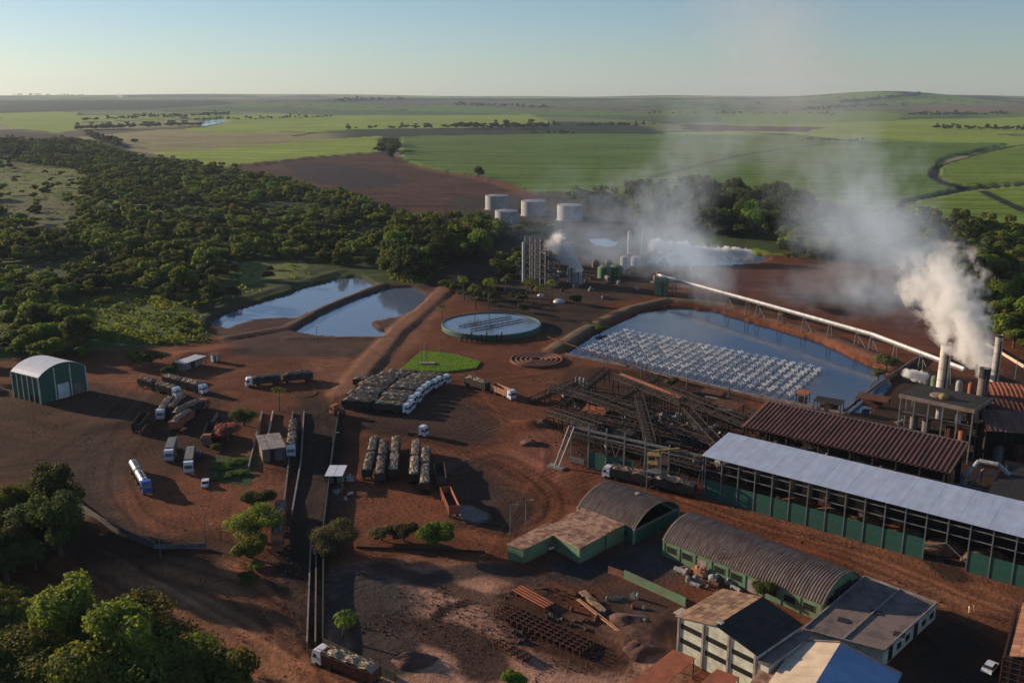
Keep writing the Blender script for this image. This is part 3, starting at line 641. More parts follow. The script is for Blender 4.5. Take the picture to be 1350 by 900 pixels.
# undergrowth of the woods
def undergrowth():
    rg = random.Random(3); mb = MB()
    for poly in (WOODS[0][0], PP(100,395,190,385,262,420,270,452,170,455,120,445), PP(1150,270,1420,312,1420,400,1300,380,1180,350), WOODS[3][0]):
        w = to_world([(a, max(b, 215)) for a, b in poly]); xs = [p[0] for p in w]; ys = [p[1] for p in w]
        n = 5200 if poly is WOODS[0][0] else 900
        q = np.array([(rg.uniform(min(xs), max(xs)), (min(ys) + (max(ys) - min(ys)) * rg.random() ** 1.7)) for _ in range(n)])
        for x, y in q[pip(w, q[:, 0], q[:, 1])]:
            s = rg.uniform(.8, 2.2); leaf_quads(mb, x, y, .5, s * 1.3, s * 1.3, s * .9, 9, .75, rg)
    o = mb.build('undergrowth', M['leaf'], kind='stuff'); o['label'] = 'bushy green undergrowth between the woodland trees'; o['category'] = 'undergrowth'
undergrowth()
# ================================================================ VEHICLES (front of the vehicle at x = 0, facing +X)
def wheel_mesh():
    m = MB(); m.tube((0, -.18, .52), (0, .18, .52), .52, .52, 12); m.tube((0, -.2, .52), (0, .2, .52), .22, .22, 8); return m.mesh('wheel', M['tyre'])
WHEEL = wheel_mesh()
def cane_load_mesh(L, seed, h=1.0, w=1.12):
    rr = random.Random(seed); nx, ny = 16, 7; P = []; F = []
    for i in range(nx + 1):
        x = -L * i / nx; e = min(1, 4 * min(i, nx - i) / nx + .25)
        for j in range(ny + 1):
            v = -1 + 2 * j / ny; z = h * e * math.sqrt(max(0, 1 - v * v * .85)) * (1 + rr.uniform(-.22, .22)) + .15 * math.sin(x * 1.7 + seed)
            P.append((x + rr.uniform(-.12, .12), v * w * (1 + rr.uniform(-.05, .1)), z))
    for i in range(nx):
        for j in range(ny):
            a = i * (ny + 1) + j; F.append((a, a + 1, a + ny + 2, a + ny + 1))
    m = MB(); m.add(P, F)
    for _ in range(70):    # loose stalks
        x = rr.uniform(-L, 0); y = rr.uniform(-w, w); a = rr.uniform(-.5, .5); l = rr.uniform(.6, 1.5); z = h * .95 * math.sqrt(max(.1, 1 - (y / w) ** 2 * .85)) + rr.uniform(-.05, .2)
        m.bar((x, y, z), (x + l * math.cos(a), y + l * math.sin(a), z + rr.uniform(-.2, .25)), .09)
    return m.mesh('cane_load', M['cane'])
LOADS = {}
def cane_load(L, k):
    if (L, k) not in LOADS: LOADS[(L, k)] = cane_load_mesh(L, k, (1.0, 1.3, .8, 1.15, .9)[k % 5])
    return LOADS[(L, k)]
BODY = {}
def trailer_mesh(L, side, top=3.1):
    k = (L, side, top)
    if k in BODY: return BODY[k]
    m = MB(); z0 = 1.15
    m.box(-L, 0, -1.28, 1.28, z0, z0 + .15)
    for s in (-1, 1):
        m.box(-L, 0, s * 1.26 - .04, s * 1.26 + .04, z0, top)
        n = int(L / .9)
        for i in range(n + 1):
            x = -L * i / n; m.box(x - .05, x + .05, s * 1.34 - .05, s * 1.34 + .05, z0, top + .08)
        m.box(-L, 0, s * 1.35 - .05, s * 1.35 + .05, top - .05, top + .1)
    m.box(-.06, 0, -1.25, 1.25, z0, top + .35); m.box(-L, -L + .06, -1.25, 1.25, z0, top + .1)
    BODY[k] = m.mesh('trailer_body', M[side]); return BODY[k]
CHM = {}
def chassis_mesh(a, b):
    if (a, b) not in CHM:
        m = MB()
        for s in (-.45, .45): m.box(b, a, s - .08, s + .08, .75, 1.1)
        m.box(b, b + .12, -1.2, 1.2, .55, .75)
        CHM[(a, b)] = m.mesh('chassis', M['darksteel'])
    return CHM[(a, b)]
def cab_mesh(c, tall=True):
    m = MB(); h = 3.45 if tall else 2.9
    prof = [(0, .55), (0.02, 1.75), (-.22, 2.75), (-.5, h - .12), (-.75, h), (-2.2, h), (-2.25, .9), (-1.5, .55)]
    w = 1.22; n = len(prof)
    m.add([(x, -w, z) for x, z in prof] + [(x, w, z) for x, z in prof], [tuple(range(n)), tuple(range(2 * n - 1, n - 1, -1))] + [(i, i + n, (i + 1) % n + n, (i + 1) % n) for i in range(n)])
    me = m.mesh('cab', M[c]); return me
CAB = {'cabwhite': cab_mesh('cabwhite'), 'cabblue': cab_mesh('cabblue'), 'orange': cab_mesh('redtrailer')}
_m = MB(); _m.add([(0.03, -1.05, 1.8), (0.03, 1.05, 1.8), (-.205, .98, 2.72), (-.205, -.98, 2.72)], [(0, 1, 2, 3)]); WIND = _m.mesh('windscreen', M['glass'])
_m = MB(); [_m.add([(-.35, s, 1.85), (-1.25, s, 1.85), (-1.2, s, 2.65), (-.5, s, 2.65)], [(0, 1, 2, 3)]) for s in (-1.225, 1.225)]; SIDEW = _m.mesh('side_window', M['glass'])
_m = MB().box(-.1, .1, -1.2, 1.2, .45, .85); BUMP = _m.mesh('bumper', M['grey'])
_m = MB(); [_m.box(-.1, .1, s - .14, s + .14, 1.9, 2.5) for s in (-1.42, 1.42)]; MIRR = _m.mesh('mirror', M['darksteel'])
_m = MB().box(.085, .12, -.9, -.6, .9, 1.1).box(.03, .06, -.9, -.6, .9, 1.1); HEADL = _m.mesh('headlight', M['white'])
PROTO = {}
def vehicle(kind, cab='cabwhite', trailers=(), side='trailer', load='cane', lk=0, name='cane_truck'):
    """trailers = (length, ...); kind: 'truck' has a cab, 'trailer' none. Built once per make-up, then copied."""
    key = (kind, cab, trailers, side, load, lk)
    if key in PROTO: return copy_tree(PROTO[key][0], PROTO[key][1])
    t = thing(name, '', 'truck')
    x = 0.0
    if kind == 'truck':
        c = inst(CAB[cab], 'cab', t); inst(WIND, 'windscreen', c); inst(SIDEW, 'side_window', c); inst(BUMP, 'bumper', t); inst(MIRR, 'mirror', c)
        for s in (-1.05, 1.05): inst(WHEEL, 'wheel', t, (-1.25, s, 0))
        x = -2.6
    first = True
    for L_ in trailers:
        inst(chassis_mesh(x + (1.6 if first and kind == 'truck' else .9), x - L_), 'chassis', t)
        ax = [x - L_ + 1.2, x - L_ + 2.4] + ([x - 1.2] if not (first and kind == 'truck') else [x - 1.6])
        for a in ax:
            for s in (-1.05, 1.05): inst(WHEEL, 'wheel', t, (a, s, 0))
        if load == 'tank':
            m = MB(); m.tube((x, 0, 2.3), (x - L_, 0, 2.3), 1.15, 1.15, 18)
            b = m.build('tank', M['steelshine'], t, smooth=False)
            g = MB(); [g.tube((x - L_ * f - .12, 0, 2.3), (x - L_ * f + .12, 0, 2.3), 1.2, 1.2, 18) for f in (.05, .35, .65, .95)]; g.build('tank_band', M['grey'], b)
            MB().box(x - L_ * .8, x - L_ * .2, -.3, .3, 3.42, 3.5).build('walkway', M['darksteel'], b)
        elif load == 'box':
            m = MB().box(x - L_, x, -1.28, 1.28, 1.1, 3.6); b = m.build('cargo_box', M[side], t); MB().box(x - L_ + .1, x - .1, -1.1, 1.1, 3.6, 3.66).build('tarpaulin', M['grey'], b)
        elif load == 'flat': pass
        else:
            b = inst(trailer_mesh(L_, side), 'trailer_body', t, (x, 0, 0))
            if load == 'cane': inst(cane_load(L_, (lk + int(-x)) % 5), 'cane_load', t, (x, 0, 3.0))
            else: MB().box(x - L_ + .1, x - .1, -1.2, 1.2, 1.31, 1.33).build('trailer_floor', M['darksteel'], t)
        x -= L_ + 1.0; first = False
    PROTO[key] = (t, tree_of(t)); return t
def put(o, a, b, label, cat='truck', group=None, name=None, z=0):
    """front of the vehicle at view point a, tail towards view point b"""
    A = G(*a); Bp = G(*b); o.location = (A[0], A[1], z); o.rotation_euler = (0, 0, ang(Bp, A)); o['label'] = label; o['category'] = cat
    if group: o['group'] = group
    elif 'group' in o: del o['group']
    if name: o.name = name
    return o
# --- the block of loaded trucks beside the lawn
row = [(541,546), (546,541), (548,535), (555,531), (558,525), (564,520), (569,516), (577,513), (583,509), (593,506)]
words = ['nearest the single white cab, lowest of the row', 'second from the bottom of the row', 'third from the bottom of the row', 'fourth from the bottom of the row', 'fifth from the bottom, middle of the row', 'just above the middle of the row', 'seventh from the bottom of the row', 'third from the lawn side of the row', 'second from the lawn side of the row', 'closest to the green lawn, top of the row']
for k, (a, w) in enumerate(zip(row, words)):
    o = vehicle('truck', 'cabwhite', (9.4, 10.6) if k % 3 else (9.8, 10.2), 'trailer', 'cane', k % 3)
    put(o, a, (a[0] - 89, a[1] - 8 + k * .15), 'white-cab truck with two cane-loaded trailers, ' + w, group='cane trucks parked in the block below the lawn')
# tail trailers on the left of the block
for k, (a, b) in enumerate((((492,541),(455,537)), ((489,533),(455,529)), ((497,512),(462,509)), ((503,520),(468,516)))):
    o = vehicle('trailer', '', (8.6,), 'trailer', 'cane', k, 'cane_trailer')
    put(o, a, b, ['single dark cane trailer at the lower left end of the truck block', 'single cane trailer just above the lowest left trailer of the block', 'single cane trailer at the upper left end of the truck block', 'single cane trailer in the middle of the block left end'][k], 'trailer', 'single cane trailers at the left end of the truck block', 'cane_trailer')
# --- five pairs of trailers standing side by side
for k, (a, b, l) in enumerate((((484,634),(496,581),'leftmost of three cane trailer pairs left of the gap'), ((501,639),(508,582),'middle of three cane trailer pairs left of the gap'), ((519,634),(523,583),'third cane trailer pair, just left of the gap'),
                               ((546,640),(549,587),'cane trailer pair just right of the gap'), ((560,652),(562,596),'cane trailer pair beside the empty orange trailers'))):
    o = vehicle('trailer', '', (13.2, 11.5), 'trailer', 'cane', k, 'trailer_pair'); put(o, a, b, l, 'trailers', 'loaded trailer pairs standing side by side', 'trailer_pair')
o = vehicle('trailer', '', (12.5,), 'redtrailer', 'none', 0, 'empty_trailer'); put(o, (599,683), (581,642), 'empty open trailer with bright orange-red sides, nearer of two', 'trailer', None, 'empty_trailer')
o = vehicle('trailer', '', (11.5,), 'trailer', 'none', 0, 'empty_trailer'); put(o, (582,645), (578,615), 'empty open trailer with dark sides behind the orange-red one', 'trailer', None, 'empty_trailer')
# --- trucks on the move and on the left yard
o = vehicle('truck', 'cabwhite', (9.5, 10.5), 'trailer', 'cane', 2); put(o, (324,510), (403,502), 'long loaded cane truck driving left in front of the left ponds', name='cane_truck')
o = vehicle('truck', 'cabwhite', (9.0,), 'tantrailer', 'none', 1); put(o, (677,528), (640,513), 'white-cab truck with a high tan trailer driving right', name='tan_truck')
o = vehicle('trailer', '', (11.,), 'trailer', 'cane', 3); put(o, (643,517), (612,507), 'dark loaded trailer just behind the tan trailer truck', 'trailer', name='cane_trailer')
o = vehicle('truck', 'cabwhite', (), 'trailer', 'flat', 0); MB().box(-6.2, -1.6, -.5, .5, .75, 1.05).build('chassis', M['darksteel'], o)
for a in (-4.3, -5.5):
    for s in (-1.05, 1.05): inst(WHEEL, 'wheel', o, (a, s, 0))
put(o, (563,576), (536,572), 'white tractor unit without trailer driving on the red dirt', name='tractor_unit')
o = vehicle('truck', 'cabwhite', (8.4, 7.4), 'trailer', 'tank', 0); put(o, (195,652), (169,607), 'silver tanker truck with two tanks and a blue-fronted cab, turning', name='tanker_truck')
for c in kids(o):
    if c.name.startswith('cab'): c.data = CAB['cabblue']
o = vehicle('truck', 'cabwhite', (9.6, 9.), 'trailer', 'cane', 0); put(o, (236,524), (176,506), 'loaded cane truck with white cab, lower of two parked beside the small metal hut', name='cane_truck')
o = vehicle('truck', 'cabwhite', (9.6, 9.), 'trailer', 'cane', 1); put(o, (271,520), (205,502), 'loaded cane truck with white cab, upper of two parked beside the small metal hut', name='cane_truck')
o = vehicle('truck', 'cabwhite', (12.5,), 'trailer', 'cane', 2); put(o, (211,555), (229,531), 'grey truck with its load lit along one edge, facing the camera', name='cane_truck')
o = vehicle('trailer', '', (12.5,), 'trailer', 'cane', 3); put(o, (226,550), (246,530), 'loaded trailer in the middle of the dark group of the left yard', 'trailer', name='cane_trailer')
o = vehicle('truck', 'orange', (13.,), 'trailer', 'cane', 4); put(o, (273,537), (240,552), 'loaded trailer truck with a red cab beside the pink tree', name='cane_truck')
o = vehicle('trailer', '', (12.,), 'redtrailer', 'cane', 1); put(o, (229,570), (262,546), 'loaded trailer with reddish sides, nearest of the dark group of the left yard', 'trailer', name='cane_trailer')
o = vehicle('trailer', '', (12.,), 'trailer', 'none', 1); put(o, (180,572), (198,548), 'empty open trailer standing alone in the dark left yard', 'trailer', name='empty_trailer')
o = vehicle('truck', 'cabwhite', (9.0,), 'grey', 'box', 1); put(o, (223,610), (233,580), 'truck with a pale covered box body beside the tanker truck', name='box_truck')
o = vehicle('truck', 'cabwhite', (10.5,), 'darksteel', 'box', 2); put(o, (249,626), (255,592), 'white-fronted articulated truck left of the white pickup', name='box_truck')
o = vehicle('truck', 'orange', (11.,), 'trailer', 'none', 3); put(o, (273,589), (284,560), 'truck with a yellow and grey front beside the pink tree wall', name='flat_truck')
# --- loaded trucks at the weighbridge
o = vehicle('truck', 'cabwhite', (10.5, 10.), 'trailer', 'cane', 4); put(o, (384,604), (390,545), 'loaded cane truck standing on the concrete weighbridge', name='cane_truck')
o = vehicle('truck', 'orange', (9.5, 8.5), 'redtrailer', 'cane', 2); put(o, (366,728), (373,664), 'reddish loaded truck leaving the weighbridge beside the tree bed', name='cane_truck')
o = vehicle('truck', 'cabwhite', (11.5,), 'rust', 'cane', 3); put(o, (417,872), (470,893), 'loaded truck with white cab beside the green wall at the bottom', name='cane_truck')
o = vehicle('truck', 'orange', (), 'trailer', 'flat', 4)
put(o, (438,545), (462,552), 'dusty tractor with open rear at the corner of the truck block', name='tractor')
MB().box(-5.2, -2.4, -1., 1., .9, 1.9).build('rear_deck', M['rust'], o)
for s in (-1.05, 1.05): inst(WHEEL, 'wheel', o, (-4.4, s, 0))
o = vehicle('truck', 'cabwhite', (11.5, 11.), 'trailer', 'cane', 1); put(o, (796,628), (918,656), 'loaded cane truck passing under the yellow sampling tower', name='cane_truck')
# --- cars
def car(a, b, label, c='cabwhite', L=4.3, pick=False, name='car'):
    t = thing(name, label, 'car')
    m = MB(); w = .88; prof = [(0, .35), (0, .75), (-.9, .95), (-L + .1, .98), (-L, .4)]; n = len(prof)
    m.add([(x, -w, z) for x, z in prof] + [(x, w, z) for x, z in prof], [tuple(range(n)), tuple(range(2 * n - 1, n - 1, -1))] + [(i, i + n, (i + 1) % n + n, (i + 1) % n) for i in range(n)])
    bd = m.build('body', M[c], t)
    k = MB(); x1 = -L * (.58 if pick else .86); P = [(-.95, w - .04, .95), (-.95, -w + .04, .95), (x1, -w + .04, .95), (x1, w - .04, .95), (-1.55, w - .2, 1.45), (-1.55, -w + .2, 1.45), (x1 + .35, -w + .2, 1.45), (x1 + .35, w - .2, 1.45)]
    k.add(P, [(0, 1, 5, 4), (1, 2, 6, 5), (2, 3, 7, 6), (3, 0, 4, 7)]); k.build('window', M['glass'], t)
    r = MB(); r.add([(p[0], p[1], p[2] + .01) for p in P[4:]] + [(p[0], p[1], p[2] + .06) for p in P[4:]], [(3, 2, 1, 0), (4, 5, 6, 7), (0, 1, 5, 4), (1, 2, 6, 5), (2, 3, 7, 6), (3, 0, 4, 7)]); r.build('roof', M[c], t)
    for x in (-.8, -L + .8):
        for s in (-.82, .82):
            o = inst(WHEEL, 'wheel', t, (x, s, 0)); o.scale = (.62, .6, .62)
    for s in (-.6, .6): MB().box(-.02, .03, s - .15, s + .15, .6, .75).build('headlight', M['glass'], t)
    return put(t, a, b, label, 'car', name=name)
car((270,644), (272,630), 'small white pickup parked beside the round green shrub bed', pick=True, L=5, name='pickup')
car((1310,876), (1302,886), 'white car parked beside the tiled roof in the lower right corner')
car((1330,765), (1345,769), 'car with a bright white front parked at the end of the green panels', L=4.6)
car((716,726), (734,721), 'pale car parked in the shade of the L-shaped house')
car((262,606), (265,592), 'dark car parked between the white truck and the shrub bed', 'trailer')
# ================================================================ BUILDINGS
def frame_at(name, label, cat, o, th, group=None): return thing(name, label, cat, (o[0], o[1], 0), th, group)
# --- long white-roofed storage hall
th = ang((49.5, 226.6), (105.6, 181.5)); LW = 90.0; NB = 20; bay = 4.5
t = frame_at('storage_hall', 'long open-sided storage hall with a pale blue-white metal roof and green wall panels', 'warehouse', (49.5, 226.6), th)
for k in range(30):
    a = -.9 + (LW + 1.8) * k / 30; b = -.9 + (LW + 1.8) * (k + 1) / 30; m = MB(); m.add([(a, -.8, 11.4), (b, -.8, 11.4), (b, 14, 13.4), (a, 14, 13.4), (a, -.8, 11.52 + .012 * (k % 2)), (b, -.8, 11.52 + .012 * (k % 2)), (b, 14, 13.52 + .012 * (k % 2)), (a, 14, 13.52 + .012 * (k % 2))],
        [(0, 3, 2, 1), (4, 5, 6, 7), (0, 1, 5, 4), (1, 2, 6, 5), (2, 3, 7, 6), (3, 0, 4, 7)]); m.build('roof_panel', M['whiteroof'], t)
colb2 = MB().box(-.12, .12, -.15, .15, 0, 12.9).mesh('column', M['darksteel']); colm = MB().box(-.13, .13, -.15, .15, 0, 11.3).mesh('column', M['grey']); colb = MB().box(-.13, .13, -.15, .15, 0, 13.1).mesh('column', M['grey'])
for k in range(NB + 1):
    if k != 13: inst(colm, 'column', t, (k * bay, 0, 0))
    else: MB().box(-.13, .13, -.15, .15, 5.2, 11.3).build('column', M['grey'], t, loc=(k * bay, 0, 0))
    inst(colb2, 'column', t, (k * bay, 13.3, 0))  # rear columns coloured darker to paint in the interior shade
inst(colm, 'column', t, (-.9, .2, 0))
pan = MB().box(.14, bay - .14, -.05, .05, 0, 4.9).mesh('wall_panel', M['green'])
for k in range(NB):
    if k not in (12, 13): inst(pan, 'wall_panel', t, (k * bay, .02, 0))
MB().box(0, LW, 13.6, 13.75, 0, 12.9).build('rear_wall', M['dark'], t); MB().box(.2, LW, .4, 13.2, .02, .06).build('floor_slab', M['soilpile'], t)  # near-black rear wall added to darken the hall interior
for z, y in ((7.6, .12), (9.9, .14)): MB().box(0, LW, y - .09, y + .09, z - .12, z + .12).build('girt', M['grey'], t)
m = MB(); x = 13 * bay; m.bar((x, 0, 5.4), (x - 4.4, 0, 3.4), .22); m.bar((x, 0, 5.4), (x + 4.4, 0, 2.2), .22); m.bar((x - 4.4, 0, 3.4), (x - 4.4, 0, 0), .22); m.build('brace', M['grey'], t)
for k in range(0, NB, 2): MB().box(-.08, .08, 0, 13.3, 11.0, 11.25).build('rafter', M['darksteel'], t, loc=(k * bay, 0, 0))
rr_ = random.Random(4)
for k in range(6):
    x = 20 + k * 9 ; o = lump(5.5, 3.6, rr_.uniform(2.2, 3.2), 40 + k, 18, 7, .2).build('bagasse_heap', M['bagasse'], smooth=True); wv = Matrix.Rotation(th, 3, 'Z') @ Vector((x, 7.6, 0)); o.location = (49.5 + wv.x, 226.6 + wv.y, 0)
    tag(o, 'brown heap of bagasse under the white-roofed hall, number %s from its open end' % ['one', 'two', 'three', 'four', 'five', 'six'][k], 'heap', 'bagasse heaps under the white-roofed hall')
# --- brown ribbed roof hall
th = ang((65, 249.7), (106.4, 216.6))
t = frame_at('mill_hall', 'long mill hall with a dark red-brown ribbed metal roof behind the white-roofed hall', 'hall', (65, 249.7), th)
roof_sheet(MB(), [(-.6, 11), (15.4, 14.2)], -1, 54, 1.2, .32).build('roof', M['rustroof'], t)
MB().box(-1, 54, 15.2, 15.5, 14.1, 14.5).build('ridge_beam', M['grey'], t)
colm = MB().box(-.2, .2, -.2, .2, 0, 10.8).mesh('column', M['darksteel']); colk = MB().box(-.2, .2, -.2, .2, 0, 13.9).mesh('column', M['darksteel'])
for k in range(10): inst(colm, 'column', t, (.3 + k * 5.8, .2, 0)); inst(colk, 'column', t, (.3 + k * 5.8, 15, 0))
for z in (4.5, 8.2): MB().box(0, 53, .1, .3, z - .15, z + .15).build('girt', M['darksteel'], t)
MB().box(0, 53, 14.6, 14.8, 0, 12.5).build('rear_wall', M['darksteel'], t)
for k in range(8):
    m = MB(); m.tube((4 + k * 6, 5, 0), (4 + k * 6, 5, 5 + k % 3), 1.7, 1.7, 12); m.build('process_vessel', M['rust' if k % 2 else 'darksteel'], t)
for k in range(7): m = MB(); m.tube((3 + k * 7, -2.2, 0), (3 + k * 7, -2.2, 7.5 + k % 2 * 2), .28, .28, 8); m.tube((3 + k * 7, -2.2, 7.3), (3 + k * 7, .5, 7.3), .2, .2, 8); m.build('vent_pipe', M['grey' if k % 3 else 'scrap'], t)
# --- flat-roofed process building on tall pillars
th = -.76; t = frame_at('process_building', 'tall open process building with a flat dark roof on thin grey pillars', 'building', (113.2, 263), th)
MB().box(-.5, 20.5, -.5, 14.5, 15.6, 16.1).build('roof', M['darkroof'], t); MB().box(-.5, 20.5, -.6, -.5, 15.2, 16.4).build('parapet', M['slate'], t); MB().box(20.5, 20.6, -.5, 14.5, 15.2, 16.4).build('parapet', M['slate'], t)
cm = MB().box(-.17, .17, -.17, .17, 0, 15.5).mesh('pillar', M['grey'])
for k in range(6):
    inst(cm, 'pillar', t, (k * 4, 0, 0)); inst(cm, 'pillar', t, (k * 4, 14, 0))
for k in (1, 2): inst(cm, 'pillar', t, (0, k * 4.7, 0)); inst(cm, 'pillar', t, (20, k * 4.7, 0))
for z in (5.2, 10.2): MB().box(0, 20, .2, 13.8, z - .15, z + .15).build('floor_deck', M['darksteel'], t)
for z in (6.2, 11.2): MB().box(0, 20, -.06, .06, z, z + .12).build('handrail', M['grey'], t)
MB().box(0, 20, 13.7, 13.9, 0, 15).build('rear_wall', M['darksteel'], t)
for k, (x, y, z, r, h, mm) in enumerate(((3, 4, 5.4, 1.1, 3.4, 'grey'), (6.5, 4, 5.4, 1.1, 3.4, 'grey'), (10, 3, 10.4, .9, 3.2, 'scrap'), (13.5, 3.5, 5.4, 1.3, 3.2, 'rust'), (17, 3, 5.4, 1.2, 3.6, 'orangeroof'), (15.5, 2.5, 10.4, .8, 2.8, 'scrap'), (7, 3, .1, 1.5, 3, 'scrap'), (18, 5, 10.4, 1, 2.8, 'rust'), (12, 6, .1, 1.6, 4, 'orangeroof'))):
    MB().lathe([(0.01, z), (r, z), (r, z + h), (r * .5, z + h + .4), (0.01, z + h + .45)], 14).build('vessel', M[mm], t, loc=(x, y, 0))
MB().lathe([(2.5, 16.12), (2.5, 16.5), (0.01, 16.9)], 20).build('roof_dome', M['slate'], t, loc=(8.5, 6, 0)); MB().lathe([(1.3, 16.15), (1.4, 16.9), (.8, 17.5), (0.01, 17.7)], 12).build('roof_cover', M['yellow'], t, loc=(10.3, 4.4, 0))
# --- red-roofed hall sheds at the right edge
for k, (ox, oy, zf, zb, D, lab, mt) in enumerate(((131.5, 248, 10.5, 13.5, 10, 'red-brown roofed shed, lowest of three beside the flat-roofed process building', 'rustroof'), (138, 258, 12, 14.5, 10, 'dull red roofed shed, middle of three beside the flat-roofed process building', 'rust'), (145, 273.5, 12, 14.2, 9, 'bright orange roofed shed, highest of three below the slim chimney', 'orangeroof'))):
    t = frame_at('mill_shed', lab, 'shed', (ox, oy), R(-13), 'orange and red roofed sheds at the right edge')
    m = roof_sheet(MB(), [(-.5, zf), (D * .5, (zf + zb) / 2 + .5), (D, zb)], 0, 40, 1.3, .1); m.build('roof', M[mt], t)
    for x in range(0, 41, 5):
        MB().box(x - .15, x + .15, 0, .3, 0, zf - .1).build('column', M['darksteel'], t); MB().box(x - .15, x + .15, D - .4, D - .1, 0, zb - .2).build('column', M['darksteel'], t)
    MB().box(0, 40, D - .6, D - .45, 0, zb - .5).build('rear_wall', M['darksteel'], t); MB().box(-.15, 0, 0, D - .6, 3, zf - .3).build('side_wall', M['darksteel'], t)
    for q in range(4): MB().lathe([(0.01, 0), (1.5, 0), (1.5, 4 + q), (0.01, 5 + q)], 12).build('vessel', M['rust' if q % 2 else 'grey'], t, loc=(5 + q * 5, D * .45, 0))
t = frame_at('dark_shed', 'dark grey flat-roofed shed with a rusty strip, above the right end of the white roof', 'shed', (112.6, 208.4), -.66)
MB().add([(0, 0, 9), (34, 0, 9), (34, 17, 11), (0, 17, 11), (0, 0, 8.8), (34, 0, 8.8), (34, 17, 10.8), (0, 17, 10.8)], [(0, 1, 2, 3), (7, 6, 5, 4), (0, 4, 5, 1), (1, 5, 6, 2), (2, 6, 7, 3), (3, 7, 4, 0)]).build('roof', M['darkroof'], t)
MB().add([(-.2, 17.05, 10.9), (34, 17.05, 10.9), (34, 20, 11.1), (-.2, 20, 11.1), (-.2, 17.05, 10.7), (34, 17.05, 10.7), (34, 20, 10.9), (-.2, 20, 10.9)], [(0, 1, 2, 3), (7, 6, 5, 4), (0, 4, 5, 1), (1, 5, 6, 2), (2, 6, 7, 3), (3, 7, 4, 0)]).build('roof_strip', M['rust'], t)
for x in range(0, 34, 6): MB().box(x, x + .3, .1, .4, 0, 8.7).build('column', M['darksteel'], t); MB().box(x, x + .3, 19, 19.3, 0, 10.6).build('column', M['darksteel'], t)
MB().box(.3, .5, .4, 19, 0, 8.7).build('side_wall', M['darksteel'], t)
# --- pipe work between the halls
t = frame_at('pipe_portal', 'pale bent pipes and white steel portal between the brown roof and the dark shed', 'pipework', (112.5, 219), -.6)
m = MB(); P_ = [(0, 0, 4), (0, 0, 9), (2.2, 1.5, 13), (6.5, 1.5, 13), (9, 3, 10.5)]
for a, b in zip(P_[:-1], P_[1:]): m.tube(a, b, .55, .55, 10)
m.build('duct', M['scrap'], t)
m = MB(); m.bar((3.5, 0, 11.5), (12, 4, 7.2), .4); m.bar((3.5, 0, 11.5), (1.2, -1.5, 7), .4); m.bar((-3, -2, 7), (9, -2, 7.2), .4); m.bar((3.5, 0, 11.5), (3.3, .5, 8), .4); m.bar((8, 5, 0), (8, 5, 12), .25); m.build('truss', M['grey'], t)
for x, y in ((-3, -2), (1.2, -1.5), (9, -2), (12, 4)): MB().box(x - .15, x + .15, y - .15, y + .15, 0, 7.2).build('post', M['grey'], t)
for k, (x, y, z, mm) in enumerate(((-3.5, .5, 9.3, 'tantrailer'), (-2.4, -1.4, 6, 'darksteel'), (-.8, 2, 8.4, 'scrap'), (-5, -2, 5, 'grey'))): MB().lathe([(0.01, 0), (.8, 0), (.8, z), (.4, z + .7), (0.01, z + .8)], 12).build('hopper', M[mm], t, loc=(x, y, 0))
# --- chimneys
def chimney(a, H_, r0, r1, label, soot=0, mm='chimney', name='chimney'):
    t = thing(name, label, 'chimney', (*G(*a), 0)); MB().lathe([(r0, 0), (r0 * .98, H_ * .25), (r1, H_), (r1 * .8, H_), (r1 * .8, H_ - 1)], 24).build('shaft', M[mm], t, smooth=False)
    MB().lathe([(r1 + .08, H_ - .7), (r1 + .12, H_ - .5), (r1 + .12, H_ + .02), (r1 * .8, H_ + .02)], 24).build('rim', M['soot'], t)
    if soot: MB().lathe([(r1 + .03, H_ - soot), (r1 + .03, H_ - .71)], 24).build('soot_band', M['soot'], t)
    MB().box(-.25, .25, -r0 - .15, -r0 + .1, 0, H_ - 2).build('ladder', M['darksteel'], t); MB().lathe([(r0 + .12, H_ * .33), (r0 + .12, H_ * .33 + .3)], 24).build('band', M['grey'], t)
    for h_ in (.5, .66, .82): rr2 = r0 + (r1 - r0) * h_; MB().lathe([(rr2 + .06, H_ * h_), (rr2 + .06, H_ * h_ + .15)], 24).build('band', M['grey'], t)
    return t
chimney((1237,548), 24.3, 1.75, 1.6, 'thick pale chimney standing left of the white smoke plume')
chimney((1309,512), 19.5, 1.35, 1.25, 'slim pale chimney standing right of the white smoke plume')
chimney((1287,580), 22.5, 1.6, 1.5, 'dark-topped chimney at the foot of the white smoke plume', 3, 'slate')
for k, (a, h, r, mm, lab) in enumerate((((1262,530), 7, 1.1, 'tankwhite', 'short white round tank behind the flat-roofed process building'), ((1277,535), 7.5, .9, 'orangeroof', 'short orange round tank beside the dark-topped chimney'), ((1228,540), 11, 1.2, 'greenlight', 'pale green column beside the thick pale chimney'))):
    t = thing('round_tank', lab, 'tank', (*G(*a), 0)); MB().lathe([(r, 0), (r, h), (r * .6, h + .7), (0.01, h + .9)], 16).build('shell', M[mm], t)
    m = MB(); [m.bar((r * 1.3 * math.cos(q), r * 1.3 * math.sin(q), h), (r * 1.3 * math.cos(q), r * 1.3 * math.sin(q), h + 1.1), .08) for q in range(7)]; m.lathe([(r * 1.3, h + 1.05), (r * 1.3, h + 1.15)], 12); m.build('railing', M['darksteel'], t)
